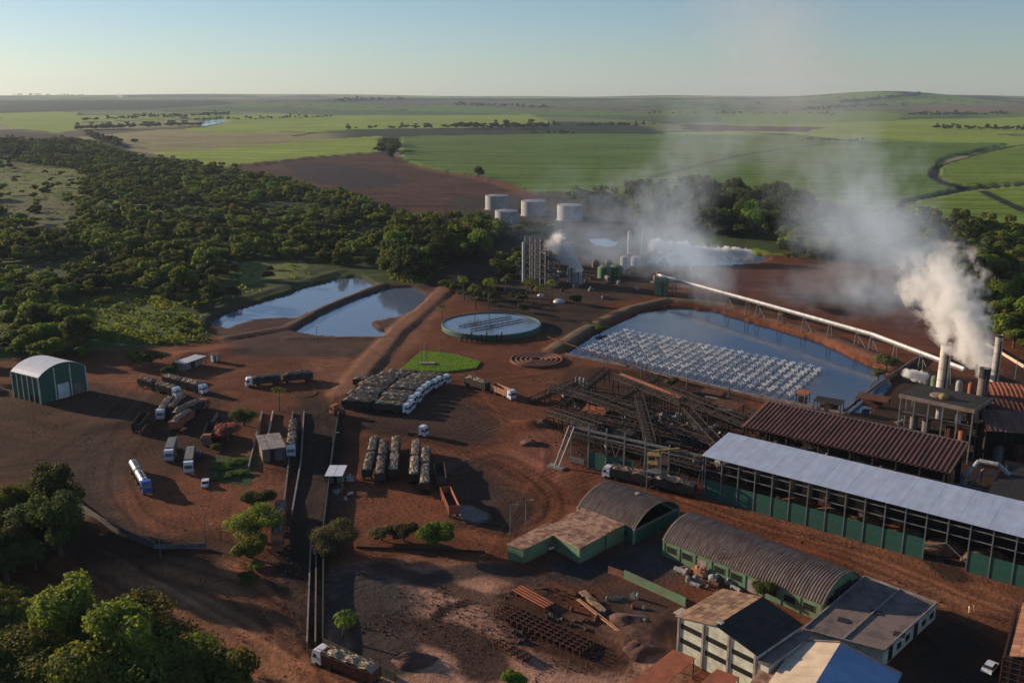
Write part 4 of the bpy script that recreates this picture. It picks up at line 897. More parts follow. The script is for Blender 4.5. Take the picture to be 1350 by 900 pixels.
# --- arched buildings
def arch_prof(W, z, rise, n=12, over=.4):
    Rr = (W * W / 4 + rise * rise) / (2 * rise); c = (W / 2, z + rise - Rr); a0 = math.asin(W / 2 / Rr)
    return [(c[0] + Rr * math.sin(-a0 + 2 * a0 * k / n), c[1] + Rr * math.cos(-a0 + 2 * a0 * k / n)) for k in range(n + 1)]
def arch_gable(m, W, z, rise, x0, x1, z0):
    p = arch_prof(W, z, rise - .15); n = len(p); pts_ = [(0, z0)] + p + [(W, z0)]; n = len(pts_)
    m.add([(x0, a, b) for a, b in pts_] + [(x1, a, b) for a, b in pts_], [tuple(range(n)), tuple(range(2 * n - 1, n - 1, -1))] + [(i, i + n, (i + 1) % n + n, (i + 1) % n) for i in range(n)])
A1a, A1b, A1c = G(762,668,3.8), G(836,697,3.8), G(895,665,3.8); th = ang(A1a, A1b); L1 = math.dist(A1a, A1b); W1 = 17.5
t = frame_at('arched_shed', 'shorter arched shed with a ribbed roof and open gable beside the L-shaped house', 'shed', A1a, th)
roof_sheet(MB(), arch_prof(W1, 3.8, 3.6), -.3, L1 + .2, .64, .11).build('roof', M['archroof'], t)
MB().box(0, L1, 0, .25, 0, 3.7).build('front_wall', M['green'], t); MB().box(0, L1, W1 - .25, W1, 0, 3.7).build('rear_wall', M['green'], t)
m = MB(); arch_gable(m, W1 - .3, 3.7, 3.5, 0, .2, 0); m.build('gable_wall', M['green'], t, loc=(0, .15, 0))
MB().box(L1 - .2, L1, .3, W1 - .3, 0, 3.1).build('gable_wall', M['green'], t); MB().box(L1 - .24, L1 + .05, 0, W1, 3.1, 3.5).build('gable_beam', M['concrete'], t)
for x, y in ((0, 0), (L1, 0), (L1, W1), (0, W1)): MB().box(x - .25, x + .25, y - .25, y + .25, 0, 3.9).build('corner_post', M['concrete'], t)
MB().box(1, 1.8, 11, 12, 7.1, 8.2).build('water_box', M['scrap'], t, loc=(9, -2, -.4))
for k in range(5): MB().box(1.5 + k * 3, 3.3 + k * 3, -.04, 0, 1.3, 2.6).build('window', M['dark'], t)
A2a, A2b = G(874,712,3.7), G(1083,797,3.7); th = ang(A2a, A2b); L2 = math.dist(A2a, A2b); W2 = 15.8
t = frame_at('arched_shed', 'long arched shed with a ribbed roof and a row of green-framed windows', 'shed', A2a, th)
roof_sheet(MB(), arch_prof(W2, 3.7, 3.7), -.3, L2 + .3, .64, .11).build('roof', M['archroof'], t)
MB().box(0, L2, 0, .25, 0, 3.6).build('front_wall', M['greenlight'], t); MB().box(0, L2, W2 - .25, W2, 0, 3.6).build('rear_wall', M['green'], t)
for x in (0, L2 - .2): m = MB(); arch_gable(m, W2 - .3, 3.6, 3.6, x, x + .2, 0); m.build('gable_wall', M['greenlight'], t, loc=(0, .15, 0))
for k in range(9):
    x = 1 + k * 4.2
    if k in (2, 5): MB().box(x, x + 2.4, -.06, 0, 0, 2.9).build('door', M['concrete'], t)
    else: f = MB().box(x, x + 2.8, -.07, 0, 1.3, 3.0).build('window', M['greenlight'], t); MB().box(x + .15, x + 2.65, -.1, -.075, 1.45, 2.85).build('pane', M['dark'], f)
    MB().box(x - .7, x - .45, -.15, 0, 0, 3.5).build('pilaster', M['greenlight'], t)
for q in range(5): MB().box(L2 + .21, L2 + .26, 2.2 + q * 2.5, 4.1 + q * 2.5, 2.4, 5.0 if 0 < q < 4 else 4.2).build('window', M['dark'], t)
# --- L-shaped house with slab roofs
def slab_block(t, poly, h, wall, roof, over=.35):
    w = MB().prism(poly, 0, h).build('wall', M[wall], t); cx = sum(p[0] for p in poly) / len(poly); cy_ = sum(p[1] for p in poly) / len(poly)
    q = [(x + over * (1 if x > cx else -1), y + over * (1 if y > cy_ else -1)) for x, y in poly]; MB().prism(q, h, h + .22).build('roof', M[roof], t)
O = G(669,735); th = R(-40); t = frame_at('slab_house', 'low L-shaped green house with a stained slab roof beside the shorter arched shed', 'house', O, th)
M['stained'] = mat('stained_slab', (.46, .27, .17), (.20, .10, .065), .9, scale=.6, detail=8, contrast=(.42, .58))
def rp(p): v = Matrix.Rotation(-th, 3, 'Z') @ Vector((p[0] - O[0], p[1] - O[1], 0)); return (v.x, v.y)
for poly in ([G(669,717,3.5), G(690,724,3.5), G(747,697,3.5), G(722,689,3.5)], [G(716,698,3.5), G(764,724,3.5), G(798,706,3.5), G(745,684,3.5)], [G(747,683,3.5), G(800,705,3.5), G(823,694,3.5), G(768,672,3.5)]):
    slab_block(t, [rp(p) for p in poly], 3.4 if poly[0][1] < 195 else 3.65 if poly[0][1] < 202 else 3.9, 'greenlight', 'stained', .15)
for a, b in (((716,706),(730,700)), ((775,733),(780,730)), ((786,727),(792,724)), ((742,713),(752,718))):
    A_, B_ = rp(G(*a)), rp(G(*b)); MB().bar((A_[0], A_[1], 1.5), (B_[0], B_[1], 1.5), .5, 1.6).build('window', M['dark'], t)
# --- flat-roofed office
O = G(1058,830,3.5); P4 = [G(1058,830,3.5), G(1165,858,3.5), G(1235,795,3.5), G(1140,760,3.5)]; th = ang(P4[0], P4[1]); t = frame_at('flat_building', 'low building with a worn grey flat roof at the end of the long arched shed', 'building', O, th)
q = [rp(p) for p in P4]; MB().prism(q, 0, 3.4).build('wall', M['cream'], t)
MB().prism([(x * .985 + .2, y * .985 + .1) for x, y in q], 3.4, 3.6).build('roof', M['slate'], t)
m = MB()
for i in range(4): a, b = q[i], q[(i + 1) % 4]; m.bar((a[0], a[1], 3.6), (b[0], b[1], 3.6), .3, .5)
m.build('parapet', M['concrete'], t)
m = MB(); m.bar(((q[0][0] + q[1][0]) / 2, (q[0][1] + q[1][1]) / 2, 3.7), ((q[2][0] + q[3][0]) / 2, (q[2][1] + q[3][1]) / 2, 3.7), .35, .3); m.build('roof_kerb', M['concrete'], t)
for k in range(6):
    f = (k + .6) / 6.4; a, b = q[1], q[2]; x = a[0] + (b[0] - a[0]) * f; y = a[1] + (b[1] - a[1]) * f; d = Vector((b[0] - a[0], b[1] - a[1], 0)).normalized()
    MB().bar((x, y, 1.7), (x + d.x * 1.8, y + d.y * 1.8, 1.7), .12, 1.2 if k % 3 else 2.8).build('window' if k % 3 else 'door', M['dark'], t)
for k in range(3): MB().box(-1, 1, -.8, .8, 3.6, 3.75).build('roof_patch', M['darkroof'], t, loc=(6 + k * 5, 7 + (k % 2) * 6, .01))
# --- gabled pale building with strip windows
O = G(895,812,8); P4 = [G(895,812,8), G(998,862,8), G(1055,822,8), G(965,777,8)]; th = ang(P4[0], P4[1]); W_ = math.dist(P4[0], P4[1]); D_ = math.dist(P4[1], P4[2]); t = frame_at('gabled_building', 'two-storey pale building with strip windows and a brown gabled roof, one slope painted dark as shade', 'building', O, th)
m = MB(); m.add([(0, 0, 0), (W_, 0, 0), (W_, 0, 8), (W_ / 2, 0, 9.8), (0, 0, 8), (0, D_, 0), (W_, D_, 0), (W_, D_, 8), (W_ / 2, D_, 9.8), (0, D_, 8)], [(0, 1, 2, 3, 4), (9, 8, 7, 6, 5), (1, 6, 7, 2), (5, 0, 4, 9), (2, 7, 8, 3), (3, 8, 9, 4)]); m.build('wall', M['cream'], t)
def slopes(t, x0, z0, x1, z1, y0, y1, mname, n, m_, rname='roof_tile', dz=.09):
    rr3 = random.Random(5); ws = (x1 - x0) / n; k2 = int((y1 - y0) / 1.4)
    for i in range(n):
        for j in range(k2):
            a = x0 + ws * i; b = a + ws * .97; za = z0 + (z1 - z0) * i / n; zb = z0 + (z1 - z0) * (i + 1) / n; c = y0 + (y1 - y0) * j / k2; d = c + (y1 - y0) / k2 * .97; e = dz + rr3.uniform(0, .05)
            mm = MB(); mm.add([(a, c, za), (b, c, zb), (b, d, zb), (a, d, za), (a, c, za + e), (b, c, zb + e), (b, d, zb + e), (a, d, za + e)], [(0, 3, 2, 1), (4, 5, 6, 7), (0, 1, 5, 4), (1, 2, 6, 5), (2, 3, 7, 6), (3, 0, 4, 7)]); mm.build(rname, m_ if not isinstance(m_, list) else rr3.choice(m_), t)
M['browntile'] = mat('brown_sheet', (.27, .16, .095), (.13, .08, .055), .9, scale=.6, rnd=.3); M['browntile2'] = mat('pale_brown_sheet', (.38, .23, .13), (.22, .14, .09), .9, scale=.6)
slopes(t, -.5, 7.93, W_ / 2, 9.85, -.4, D_ + .3, '', 6, [M['browntile'], M['browntile'], M['browntile2']], 'roof_panel')
slopes(t, W_ / 2, 9.85, W_ + .4, 7.93, -.4, D_ + .3, '', 6, M['darkroof'], 'roof_panel')  # slope turned from the sun coloured near-black to paint in its shade
for z in (3.0, 5.9):
    for k in range(3): MB().box(.6 + k * W_ / 3, (k + 1) * W_ / 3 - .3, -.05, 0, z, z + 1).build('window', M['dark'], t)
for k in range(4): MB().box(k * (W_ - .4) / 3, k * (W_ - .4) / 3 + .4, -.3, -.02, 0, 8 + (.9 if k in (1, 2) else 0)).build('pilaster', M['concrete'], t)
MB().box(-1.5, 2.3, -.8, 1.6, 8.35, 8.5).build('roof_hatch', M['tan'], t, loc=(0, D_ * .08, -.4)); MB().box(-.5, .5, -.4, .4, 9.9, 10.2).build('ridge_vent', M['scrap'], t, loc=(W_ / 2, 1, 0))
MB().box(W_ + .5, W_ + 2.4, -.5, D_, 6.9, 7.1).build('side_gutter_roof', M['slate'], t); MB().box(W_ + .3, W_ + 2.4, 0, D_ - .5, 0, 6.85).build('side_wall', M['cream'], t)
# --- tan and blue roofed hall
O = G(1055,838,7.2); P_b = G(1188,888,6); th = ang(O, P_b); Lx = math.dist(O, P_b)
Pm = G(1107,849,8.2); t = frame_at('two_tone_hall', 'hall with one tan roof slope and one blue roof slope at the bottom edge', 'hall', O, th)
xm = rp(Pm)[0]; xe = max(Lx - .3, xm * 1.5); D_ = -36
for k in range(12):
    a, b = D_ + 36 * k / 12, D_ + 36 * (k + 1) / 12 - .04
    for x0, z0, x1, z1, mm in ((-.4, 6.0, xm, 8.2, 'tan'), (xm, 8.2, xe + .4, 5.9, 'blueroof')):
        MB().add([(x0, a, z0), (x1, a, z1), (x1, b, z1), (x0, b, z0), (x0, a, z0 + .12), (x1, a, z1 + .12), (x1, b, z1 + .12), (x0, b, z0 + .12)], [(0, 3, 2, 1), (4, 5, 6, 7), (0, 1, 5, 4), (1, 2, 6, 5), (2, 3, 7, 6), (3, 0, 4, 7)]).build('roof_panel', M[mm], t)
m = MB(); pr = [(0, 0), (xe, 0), (xe, 5.7), (xm, 8.1), (0, 5.9)]; n = 5
m.add([(x, -.2, z) for x, z in pr] + [(x, D_ + .3, z) for x, z in pr], [tuple(range(n - 1, -1, -1)), tuple(range(n, 2 * n))] + [(i, (i + 1) % n, (i + 1) % n + n, i + n) for i in range(n)]); m.build('wall', M['concrete'], t)
m = MB(); m.bar((-.4, .05, 6.2), (xm, .05, 8.4), .3, .35); m.bar((xm, .05, 8.4), (xe + .4, .05, 6.1), .3, .35); m.build('verge', M['slate'], t)
MB().box(-3.2, -.5, D_, -1, 5.3, 5.5).build('lean_roof', M['stained'], t); MB().box(-3, -.5, D_, -1.2, 0, 5.25).build('lean_wall', M['cream'], t)
MB().box(xe + .5, xe + 2.8, D_, -.5, 4.6, 4.8).build('lean_roof', M['slate'], t); MB().box(xe + .4, xe + 2.6, D_, -.8, 0, 4.55).build('lean_wall', M['concrete'], t)
# --- rusty canopies at the bottom edge
for (pts4, z, lab) in (([(820,908), (888,856), (917,868), (872,908)], 4, 'rust-orange canopy roof left of the pale gabled building'), ([(918,905), (945,882), (975,893), (960,912)], 4.4, 'small orange canopy roof at the foot of the pale gabled building')):
    w = [G(a, b, z) for a, b in pts4]; t = thing('canopy', lab, 'canopy', (w[0][0], w[0][1], 0)); q = [(a - w[0][0], b - w[0][1]) for a, b in w]
    MB().prism(q, z, z + .15).build('roof', M['orangeroof'], t)
    for a, b in q: cx = sum(p[0] for p in q) / 4; cy_ = sum(p[1] for p in q) / 4; MB().box(-.1, .1, -.1, .1, 0, z).build('post', M['darksteel'], t, loc=(a * .94 + cx * .06, b * .94 + cy_ * .06, 0))
# --- tiled roof building in the lower right corner
O = G(1322,862,6); th = ang(G(1322,862,6), G(1340,795,6)); t = frame_at('tiled_building', 'red clay tiled roof building with a lattice wall in the lower right corner', 'building', O, th)
slopes(t, 0, 5.8, 21, 5.8, -1, 0, '', 15, M['tileroof'], 'roof_tile'); 
rr4 = random.Random(9)
tl = MB().add([(0, 0, 0), (1.35, 0, 0), (1.35, -1.4, .42), (0, -1.4, .42), (0, 0, .16), (1.35, 0, .16), (1.35, -1.4, .58), (0, -1.4, .58)], [(0, 1, 2, 3), (7, 6, 5, 4), (0, 4, 5, 1), (1, 5, 6, 2), (2, 6, 7, 3), (3, 7, 4, 0)]).mesh('roof_tile', M['tileroof'])
for i in range(15):
    for j in range(8): inst(tl, 'roof_tile', t, (i * 1.42, -1 - j * 1.42, 5.86 + j * .42 + rr4.uniform(0, .06)))
MB().box(0, 21, -.4, -.2, 0, 5.7).build('wall', M['darksteel'], t)
lat = MB().box(-.08, .08, -.12, -.02, 0, 5.6).mesh('lattice_bar', M['rust'])
for k in range(16): inst(lat, 'lattice_bar', t, (k * 1.4, .05, 0))
for k in range(5): MB().box(0, 21, -.14, -.04, .6 + k * 1.1, .75 + k * 1.1).build('lattice_rail', M['rust'], t)
MB().box(0, .3, -12, -.4, 0, 5.7).build('side_wall', M['darksteel'], t); [MB().box(-.1, 0, -1.5 - k * 1.5, -1.35 - k * 1.5, 0, 5.7).build('lattice_bar', M['rust'], t) for k in range(7)]; [MB().box(-.12, -.02, -12, -.4, .6 + k * 1.1, .75 + k * 1.1).build('lattice_rail', M['rust'], t) for k in range(5)]
# --- green shed on the left
a, b, c = G(12,520), G(54,533), G(99,520); th = ang(b, c); L_ = math.dist(b, c); D_ = math.dist(a, b); O = b
t = frame_at('green_shed', 'tall green shed with a curved white roof and white ribs beside the wood', 'shed', b, th)
D_ = 15.0; L_ = 17.5; hh = 9.2
p = arch_prof(L_, hh, 3.2); roof = MB(); n = len(p)
for k in range(6): m = MB(); y0 = -.3 + k * (D_ + .6) / 6; y1 = y0 + (D_ + .6) / 6 - .03; m.add([(x, y0, z) for x, z in p] + [(x, y1, z) for x, z in p] + [(x, y0, z + .12) for x, z in p] + [(x, y1, z + .12) for x, z in p], [(i, i + 1, n + i + 1, n + i) for i in range(n - 1)] + [(2 * n + i, 3 * n + i, 3 * n + i + 1, 2 * n + i + 1) for i in range(n - 1)] + [(i, 2 * n + i, 2 * n + i + 1, i + 1) for i in range(n - 1)] + [(n + i, n + i + 1, 3 * n + i + 1, 3 * n + i) for i in range(n - 1)]); m.build('roof_panel', M['shedroof'], t)
pts_ = [(0, 0)] + arch_prof(L_ - .3, hh - .05, 3.1) + [(L_ - .3, 0)]; n = len(pts_)
for y in (0, D_ - .2): m = MB(); m.add([(x, y, z) for x, z in pts_] + [(x, y + .2, z) for x, z in pts_], [tuple(range(n)), tuple(range(2 * n - 1, n - 1, -1))] + [(i, i + n, (i + 1) % n + n, (i + 1) % n) for i in range(n)]); m.build('gable_wall', M['green'], t, loc=(.15, 0, 0))
for k in range(5): MB().box(-.02, .2, .25 + k * (D_ - .4) / 5, .15 + (k + 1) * (D_ - .4) / 5, 2.6 if k in (0, 1) else 0, hh - .1).build('wall_panel', M['green'], t)
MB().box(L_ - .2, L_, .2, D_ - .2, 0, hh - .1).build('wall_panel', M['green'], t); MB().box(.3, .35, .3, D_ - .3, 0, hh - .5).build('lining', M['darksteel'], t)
for k in range(6): MB().box(-.22, -.03, k * D_ / 5 - .16, k * D_ / 5 + .16, 0, hh).build('rib', M['cream'], t)
for x, z in ((0, hh), (L_ / 3, hh + 2.2), (2 * L_ / 3, hh + 2.2), (L_, hh)): MB().box(x - .2, x + .2, -.25, -.02, 0, z).build('rib', M['cream'], t)
MB().box(6.6, 10.8, -.1, -.03, 0, 5.2).build('door', M['white'], t); MB().box(12.6, 16.3, -.1, -.03, 0, 4).build('door', M['slate'], t)
# --- small huts
def hut(a, b, depth, h, label, roofm, wall='concrete', nroof=1, name='hut', open_=True):
    A_, B_ = G(*a), G(*b); th = ang(A_, B_); L_ = math.dist(A_, B_); t = frame_at(name, label, 'hut', A_, th)
    for k in range(nroof): MB().box(-.3 + (L_ + .6) * k / nroof + .06, -.3 + (L_ + .6) * (k + 1) / nroof - .06, -.3, depth + .3, h, h + .12).build('roof_panel', M[roofm], t)
    for x in (.1, L_ - .3):
        for y in (0, depth - .2): MB().box(x, x + .2, y, y + .2, 0, h).build('post', M['grey'], t)
    MB().box(.3, L_ - .3, depth * .3, depth * .9, 0, h * (.85 if open_ else .98)).build('wall', M[wall], t)
    MB().box(L_ * .4, L_ * .6, depth * .3 - .06, depth * .3 - .02, 0, h * .7).build('door', M['dark'], t); return t
hut((245,490), (272,480), 5, 3.2, 'small open hut with two pale metal roof sheets above the loaded trucks', 'white', nroof=3)
hut((430,641), (451,641), 7, 3.0, 'small hut with two bright blue roof panels beside the trailer pairs', 'shedroof', nroof=2)
hut((281,478), (290,476), 3, 3, 'small white-walled cabin left of the muddy ground', 'rust', 'white', open_=False)
t = hut((347,616), (377,612), 12, 5.2, 'weighbridge office with a grey-white sheet roof between two concrete ramps', 'concrete', 'slate', 3, 'weigh_office')
# --- weighbridge ramps and kerb walls
M['darkconcrete'] = mat('dark_concrete', (.14, .135, .13), (.08, .075, .07), .9, scale=.6, dust=.3)
def wall_line(pts_, h, w, m_, label, cat='wall', name='wall', post=None, pm='concrete', z0=0):
    ws = [G(*p) for p in pts_]; o0 = ws[0]; t = thing(name, label, cat, (o0[0], o0[1], 0))
    for a, b in zip(ws[:-1], ws[1:]):
        A_ = (a[0] - o0[0], a[1] - o0[1]); B_ = (b[0] - o0[0], b[1] - o0[1]); d = math.dist(A_, B_)
        n = max(1, int(d / (post or 9))); u = ((B_[0] - A_[0]) / n, (B_[1] - A_[1]) / n)
        for k in range(n):
            p = (A_[0] + u[0] * k, A_[1] + u[1] * k); q = (p[0] + u[0] * .985, p[1] + u[1] * .985); MB().bar((p[0], p[1], z0 + h / 2), (q[0], q[1], z0 + h / 2), w, h).build('wall_section', M[m_], t)
            if post: MB().box(-.09, .09, -.09, .09, 0, z0 + h + .5).build('post', M[pm], t, loc=(p[0], p[1], 0))
    return t
wall_line([(405,852), (410,718)], 1.1, .3, 'concrete', 'left of the long parallel concrete kerbs beside the truck road')
wall_line([(416,852), (417,725)], 1.1, .3, 'slate', 'middle of the long parallel concrete kerbs beside the truck road')
wall_line([(521,899), (426,853), (427,700), (440,590), (448,545)], 2.0, .25, 'wallgreen', 'long dark green boundary wall bending round the scrap yard corner', 'wall', 'boundary_wall')
wall_line([(372,690), (381,610), (386,545)], 1.0, .35, 'slate', 'concrete edge on the left side of the weighbridge ramp')
wall_line([(385,680), (397,610), (401,545)], 1.0, .35, 'concrete', 'concrete edge on the right side of the weighbridge ramp')
wall_line([(328,619), (346,545)], 1.1, .35, 'concrete', 'left edge wall of the ramp beside the pink tree')
wall_line([(347,610), (360,545)], 1.1, .35, 'tan', 'right edge wall of the ramp beside the pink tree')
wall_line([(265,582), (287,548)], 1.2, .3, 'concrete', 'slanting low wall beside the pink tree')
wall_line([(67,643), (100,668), (135,692), (170,710), (205,724)], 2.0, .3, 'darkconcrete', 'curved grey concrete wall between the left yard and the lower dirt road', 'wall', 'curved_wall')
wall_line([(205,724), (272,722)], 1.2, .08, 'grey', 'thin wire fence continuing the curved grey wall', 'fence', 'wire_fence', 3.0)
wall_line([(823,762), (905,800)], 2.0, .3, 'greenlight', 'low green wall in front of the long arched shed', 'wall', 'low_wall')
wall_line([(802,754), (823,762)], 1.5, .3, 'tileroof', 'short red wall joined to the low green wall', 'wall', 'low_wall')
wall_line([(470,722), (640,728)], .5, .3, 'darksteel', 'dark drain kerb between the truck yard and the scrap yard', 'kerb', 'drain_kerb')
wall_line([(745,468), (830,484), (980,520), (1120,548)], 1.0, .4, 'concrete', 'long concrete edge wall on the near side of the reservoir', 'wall', 'reservoir_wall', 5.5)
wall_line([(722,452), (800,480), (880,504), (990,532)], .25, .7, 'rust', 'raised red-brown pipe walkway along the near side of the reservoir', 'walkway', 'pipe_walkway', 8, 'darksteel', 2.6)
wall_line([(1112,545), (1155,510), (1215,470)], 1.3, .5, 'slate', 'concrete wall running from the reservoir corner towards the conveyor', 'wall', 'reservoir_wall')
wall_line([(1300,455), (1350,485)], 1.2, .3, 'tan', 'pale kerb wall behind the slim chimney', 'wall', 'low_wall')
# ================================================================ TANKS, TOWER, CONVEYOR, SPRAY POND
def round_tank_big():
    c = G(648, 432); Rr = 22.0
    t = thing('settling_tank', 'large round green-walled settling tank full of water with a bridge across', 'tank', (c[0], c[1] - 1, -.9))
    MB().lathe([(Rr, 0), (Rr, 3.3), (Rr - .45, 3.3), (Rr - .45, 1.5)], 64).build('wall', M['green'], t, smooth=False)
    MB().lathe([(Rr + .05, 2.9), (Rr + .2, 2.95), (Rr + .2, 3.2), (Rr + .05, 3.25)], 64).build('rim', M['concrete'], t)
    m = MB(); n = 48; m.add([((Rr - .45) * math.cos(6.2832 * k / n), (Rr - .45) * math.sin(6.2832 * k / n), 2.9) for k in range(n)], [tuple(range(n))]); m.build('water_surface', M['water'], t)
    for s in (-1, 1):
        m = MB(); a = R(40); d = Vector((math.cos(a), math.sin(a), 0)); q = Vector((-d.y, d.x, 0)) * 4.2 * s; L_ = 15
        m.bar(q - d * L_ + Vector((0, 0, 3.4)), q + d * L_ + Vector((0, 0, 3.4)), .9, .25); m.build('bridge', M['darksteel'], t)
        m = MB(); [m.bar(q + d * (k * 3) + Vector((0, 0, .5)), q + d * (k * 3) + Vector((0, 0, 4.3)), .14) for k in range(-4, 5)]; m.bar(q - d * L_ + Vector((0, 0, 4.2)), q + d * L_ + Vector((0, 0, 4.2)), .1); m.build('railing', M['rust'], t)
    m = MB()
    for k in range(10):
        x = -12 + k * 2.1; m.bar((x, -23.5, 0), (x, -23.5, 3 + (k % 3)), .5); m.bar((x, -23.5, 2.6), (x + 2.1, -22.6, 2.6), .25)
    m.build('pump_stand', M['darksteel'], t)
round_tank_big()
def storage_tank(px, py, Rr, H_, label):
    c = G(px, py); t = thing('storage_tank', label, 'tank', (c[0], c[1], 0), 0, 'storage tanks behind the tower')
    for k in range(4):
        z = H_ * k / 4; MB().lathe([(Rr, z), (Rr, z + H_ / 4 - .06), (Rr - .05, z + H_ / 4)], 48).build('shell_ring', M['tankwhite'], t)
    MB().lathe([(Rr + .15, H_), (Rr + .15, H_ + .15), (0.01, H_ + 1.4)], 48).build('roof', M['tankwhite'], t)
    m = MB(); n = 24
    for k in range(n): a = 6.283 * k / n; m.bar((Rr * math.cos(a), Rr * math.sin(a), H_ + .1), (Rr * math.cos(a), Rr * math.sin(a), H_ + 1.2), .08)
    m.lathe([(Rr, H_ + 1.1), (Rr, H_ + 1.2)], n); m.build('railing', M['grey'], t)
    m = MB()
    for k in range(22): a = -2.2 + k * .06; m.cbox(((Rr + .5) * math.cos(a), (Rr + .5) * math.sin(a), H_ * k / 22), (.9, .9, .12))
    m.build('stair', M['grey'], t); MB().lathe([(Rr + 1.2, 0), (Rr + 1.2, .4), (Rr, .45)], 32).build('footing', M['concrete'], t)
storage_tank(655, 276, 10.5, 12.5, 'leftmost of the three big pale storage tanks, standing highest up')
storage_tank(703, 284, 10.5, 12.5, 'middle one of the three big pale storage tanks')
storage_tank(751, 290, 10.5, 12.5, 'rightmost of the three big pale storage tanks')
storage_tank(668, 294, 9.5, 10, 'fourth pale storage tank, lower than and in front of the leftmost one')
for k, (px, py, r, h, lab, mm) in enumerate(((574,303,4,5,'small dull red tank among the trees left of the storage tanks','tileroof'), (595,309,1.4,9,'thin pale standing tank among the trees','tankwhite'), (753,372,2.2,8,'pale cylindrical tank right of the frame tower, at the foot of the small steam plume','tankwhite'), (762,374,2.2,6.5,'second pale cylindrical tank right of the frame tower','tankwhite'), (684,362,1.6,5,'low pale tank left of the frame tower','tankwhite'),
                                (797,366,4,6,'pale green squat tank in the smoke beside the frame tower','greenlight'), (812,364,4,5.5,'second pale green squat tank in the smoke','greenlight'), (824,352,3,6,'grey round tank below the slim tan column','tankwhite'), (838,350,3,5,'low grey round tank right of the slim tan column','tankwhite'), (872,388,3.6,7,'pale round tank at the head of the conveyor','greenlight'))):
    t = thing('round_tank', lab, 'tank', (*G(px, py), 0)); MB().lathe([(r, 0), (r, h), (r * .5, h + r * .25), (0.01, h + r * .3)], 20).build('shell', M[mm], t); MB().lathe([(r + .06, h * .5), (r + .06, h * .5 + .2)], 20).build('band', M['grey'], t); MB().box(-.2, .2, -r - .2, -r, 0, h + .5).build('ladder', M['darksteel'], t)
for px, py, h, r, lab in ((829,341,17,1.15,'slim tan column rising from a rusty base in the smoke'), (846,341,19,.55,'very thin white column right of the tan column'), (836,300,9,.4,'thin white mast behind the tan column')):
    t = thing('process_column', lab, 'column', (*G(px, py), 0)); MB().lathe([(r, 2), (r, h), (0.01, h + r)], 14).build('shell', M['chimney' if r > 1 else 'tankwhite'], t); MB().lathe([(r * 2.2, 0), (r * 1.1, 3)], 12).build('base', M['rust'], t)
# --- distillery frame tower
def frame_tower():
    a, b = G(692,372), G(742,378); th = -.68; t = thing('frame_tower', 'tall open frame tower of pale steel beams with columns inside, steam beside it', 'tower', (a[0], a[1], 0), th)
    W_, D_, H_ = 14.0, 13.0, 25.5
    cm = MB().box(-.22, .22, -.22, .22, 0, H_).mesh('column', M['scrap']); cm2 = MB().box(-.22, .22, -.22, .22, 0, H_).mesh('column', M['grey'])
    for i in range(5):
        for j in range(3): inst(cm if j == 0 else cm2, 'column', t, (i * W_ / 4, j * D_ / 2, 0))
    bx = MB().box(0, W_, -.15, .15, -.18, .18).mesh('beam', M['grey']); by = MB().box(-.15, .15, 0, D_, -.18, .18).mesh('beam', M['grey'])
    for k in range(1, 8):
        z = k * H_ / 7.05
        for j in range(3): inst(bx, 'beam', t, (0, j * D_ / 2, z - .01 * j))
        for i in range(5): inst(by, 'beam', t, (i * W_ / 4, 0, z + .02))
        MB().box(.3, W_ - .3, .3, D_ - .3, z + .05, z + .12).build('deck', M['darksteel'], t) if k in (2, 4, 5) else None
        m = MB(); m.box(0, W_, -.3, -.24, z + 1, z + 1.08); [m.box(q * 1.5, q * 1.5 + .07, -.31, -.23, z, z + 1.1) for q in range(10)]; m.build('handrail', M['grey'], t)
    m = MB()
    for k in range(7):
        for i in (0, 2): m.bar((i * W_ / 4, -.05, k * H_ / 7), ((i + 1) * W_ / 4, -.05, (k + 1) * H_ / 7), .12)
    m.build('brace', M['grey'], t)
    for x, y, r, h, mm in ((3, 3.5, .8, 21, 'grey'), (8, 4, .7, 23, 'rust'), (11.5, 3.5, .8, 18, 'darksteel'), (5, 9, .8, 20, 'darksteel'), (10, 9.5, .8, 21, 'grey')): MB().lathe([(r, 0), (r, h), (0.01, h + r * .6)], 12).build('still_column', M[mm], t, loc=(x, y, 0))
    MB().lathe([(.75, 0), (.75, 22), (0.01, 22.6)], 12).build('white_pipe', M['white'], t, loc=(-1.1, 0, 0))
frame_tower()
# --- conveyor with white cover
def conveyor():
    P_ = [(*G(*p, 8), 8) for p in ((868,362),(1000,398),(1150,440),(1272,486))]
    o = P_[0]; t = thing('conveyor', 'long white-covered conveyor on steel trestles running beside the reservoir to the chimneys', 'conveyor', (o[0], o[1], 0))
    for a, b in zip(P_[:-1], P_[1:]):
        d = math.dist(a, b); n = int(d / 7)
        for k in range(n):
            p = [(a[i] + (b[i] - a[i]) * k / n) - (o[i] if i < 2 else 0) for i in range(3)]; q = [(a[i] + (b[i] - a[i]) * (k + .99) / n) - (o[i] if i < 2 else 0) for i in range(3)]
            m = MB(); m.tube(p, q, .62, .62, 12); m.build('cover_section', M['white'], t)
            m = MB(); m.bar((p[0], p[1], p[2] - .8), (q[0], q[1], q[2] - .8), 1.4, .3); m.build('girder', M['grey'], t)
            if k % 2 == 0:
                m = MB()
                for s in (-1, 1): m.bar((p[0] + s * 1.5, p[1] + s * .8, 0), (p[0] + s * .5, p[1] + s * .2, 7.2), .3)
                for z in (2, 4.2): m.bar((p[0] - 1.1, p[1] - .6, z), (p[0] + 1.1, p[1] + .6, z), .18)
                m.build('trestle', M['grey'], t)
            if k % 4 == 0: m = MB(); m.bar((p[0], p[1], 6.6), (p[0] + (q[0] - p[0]) * .8, p[1] + (q[1] - p[1]) * .8, .1), .22); m.build('brace', M['grey'], t)
conveyor()
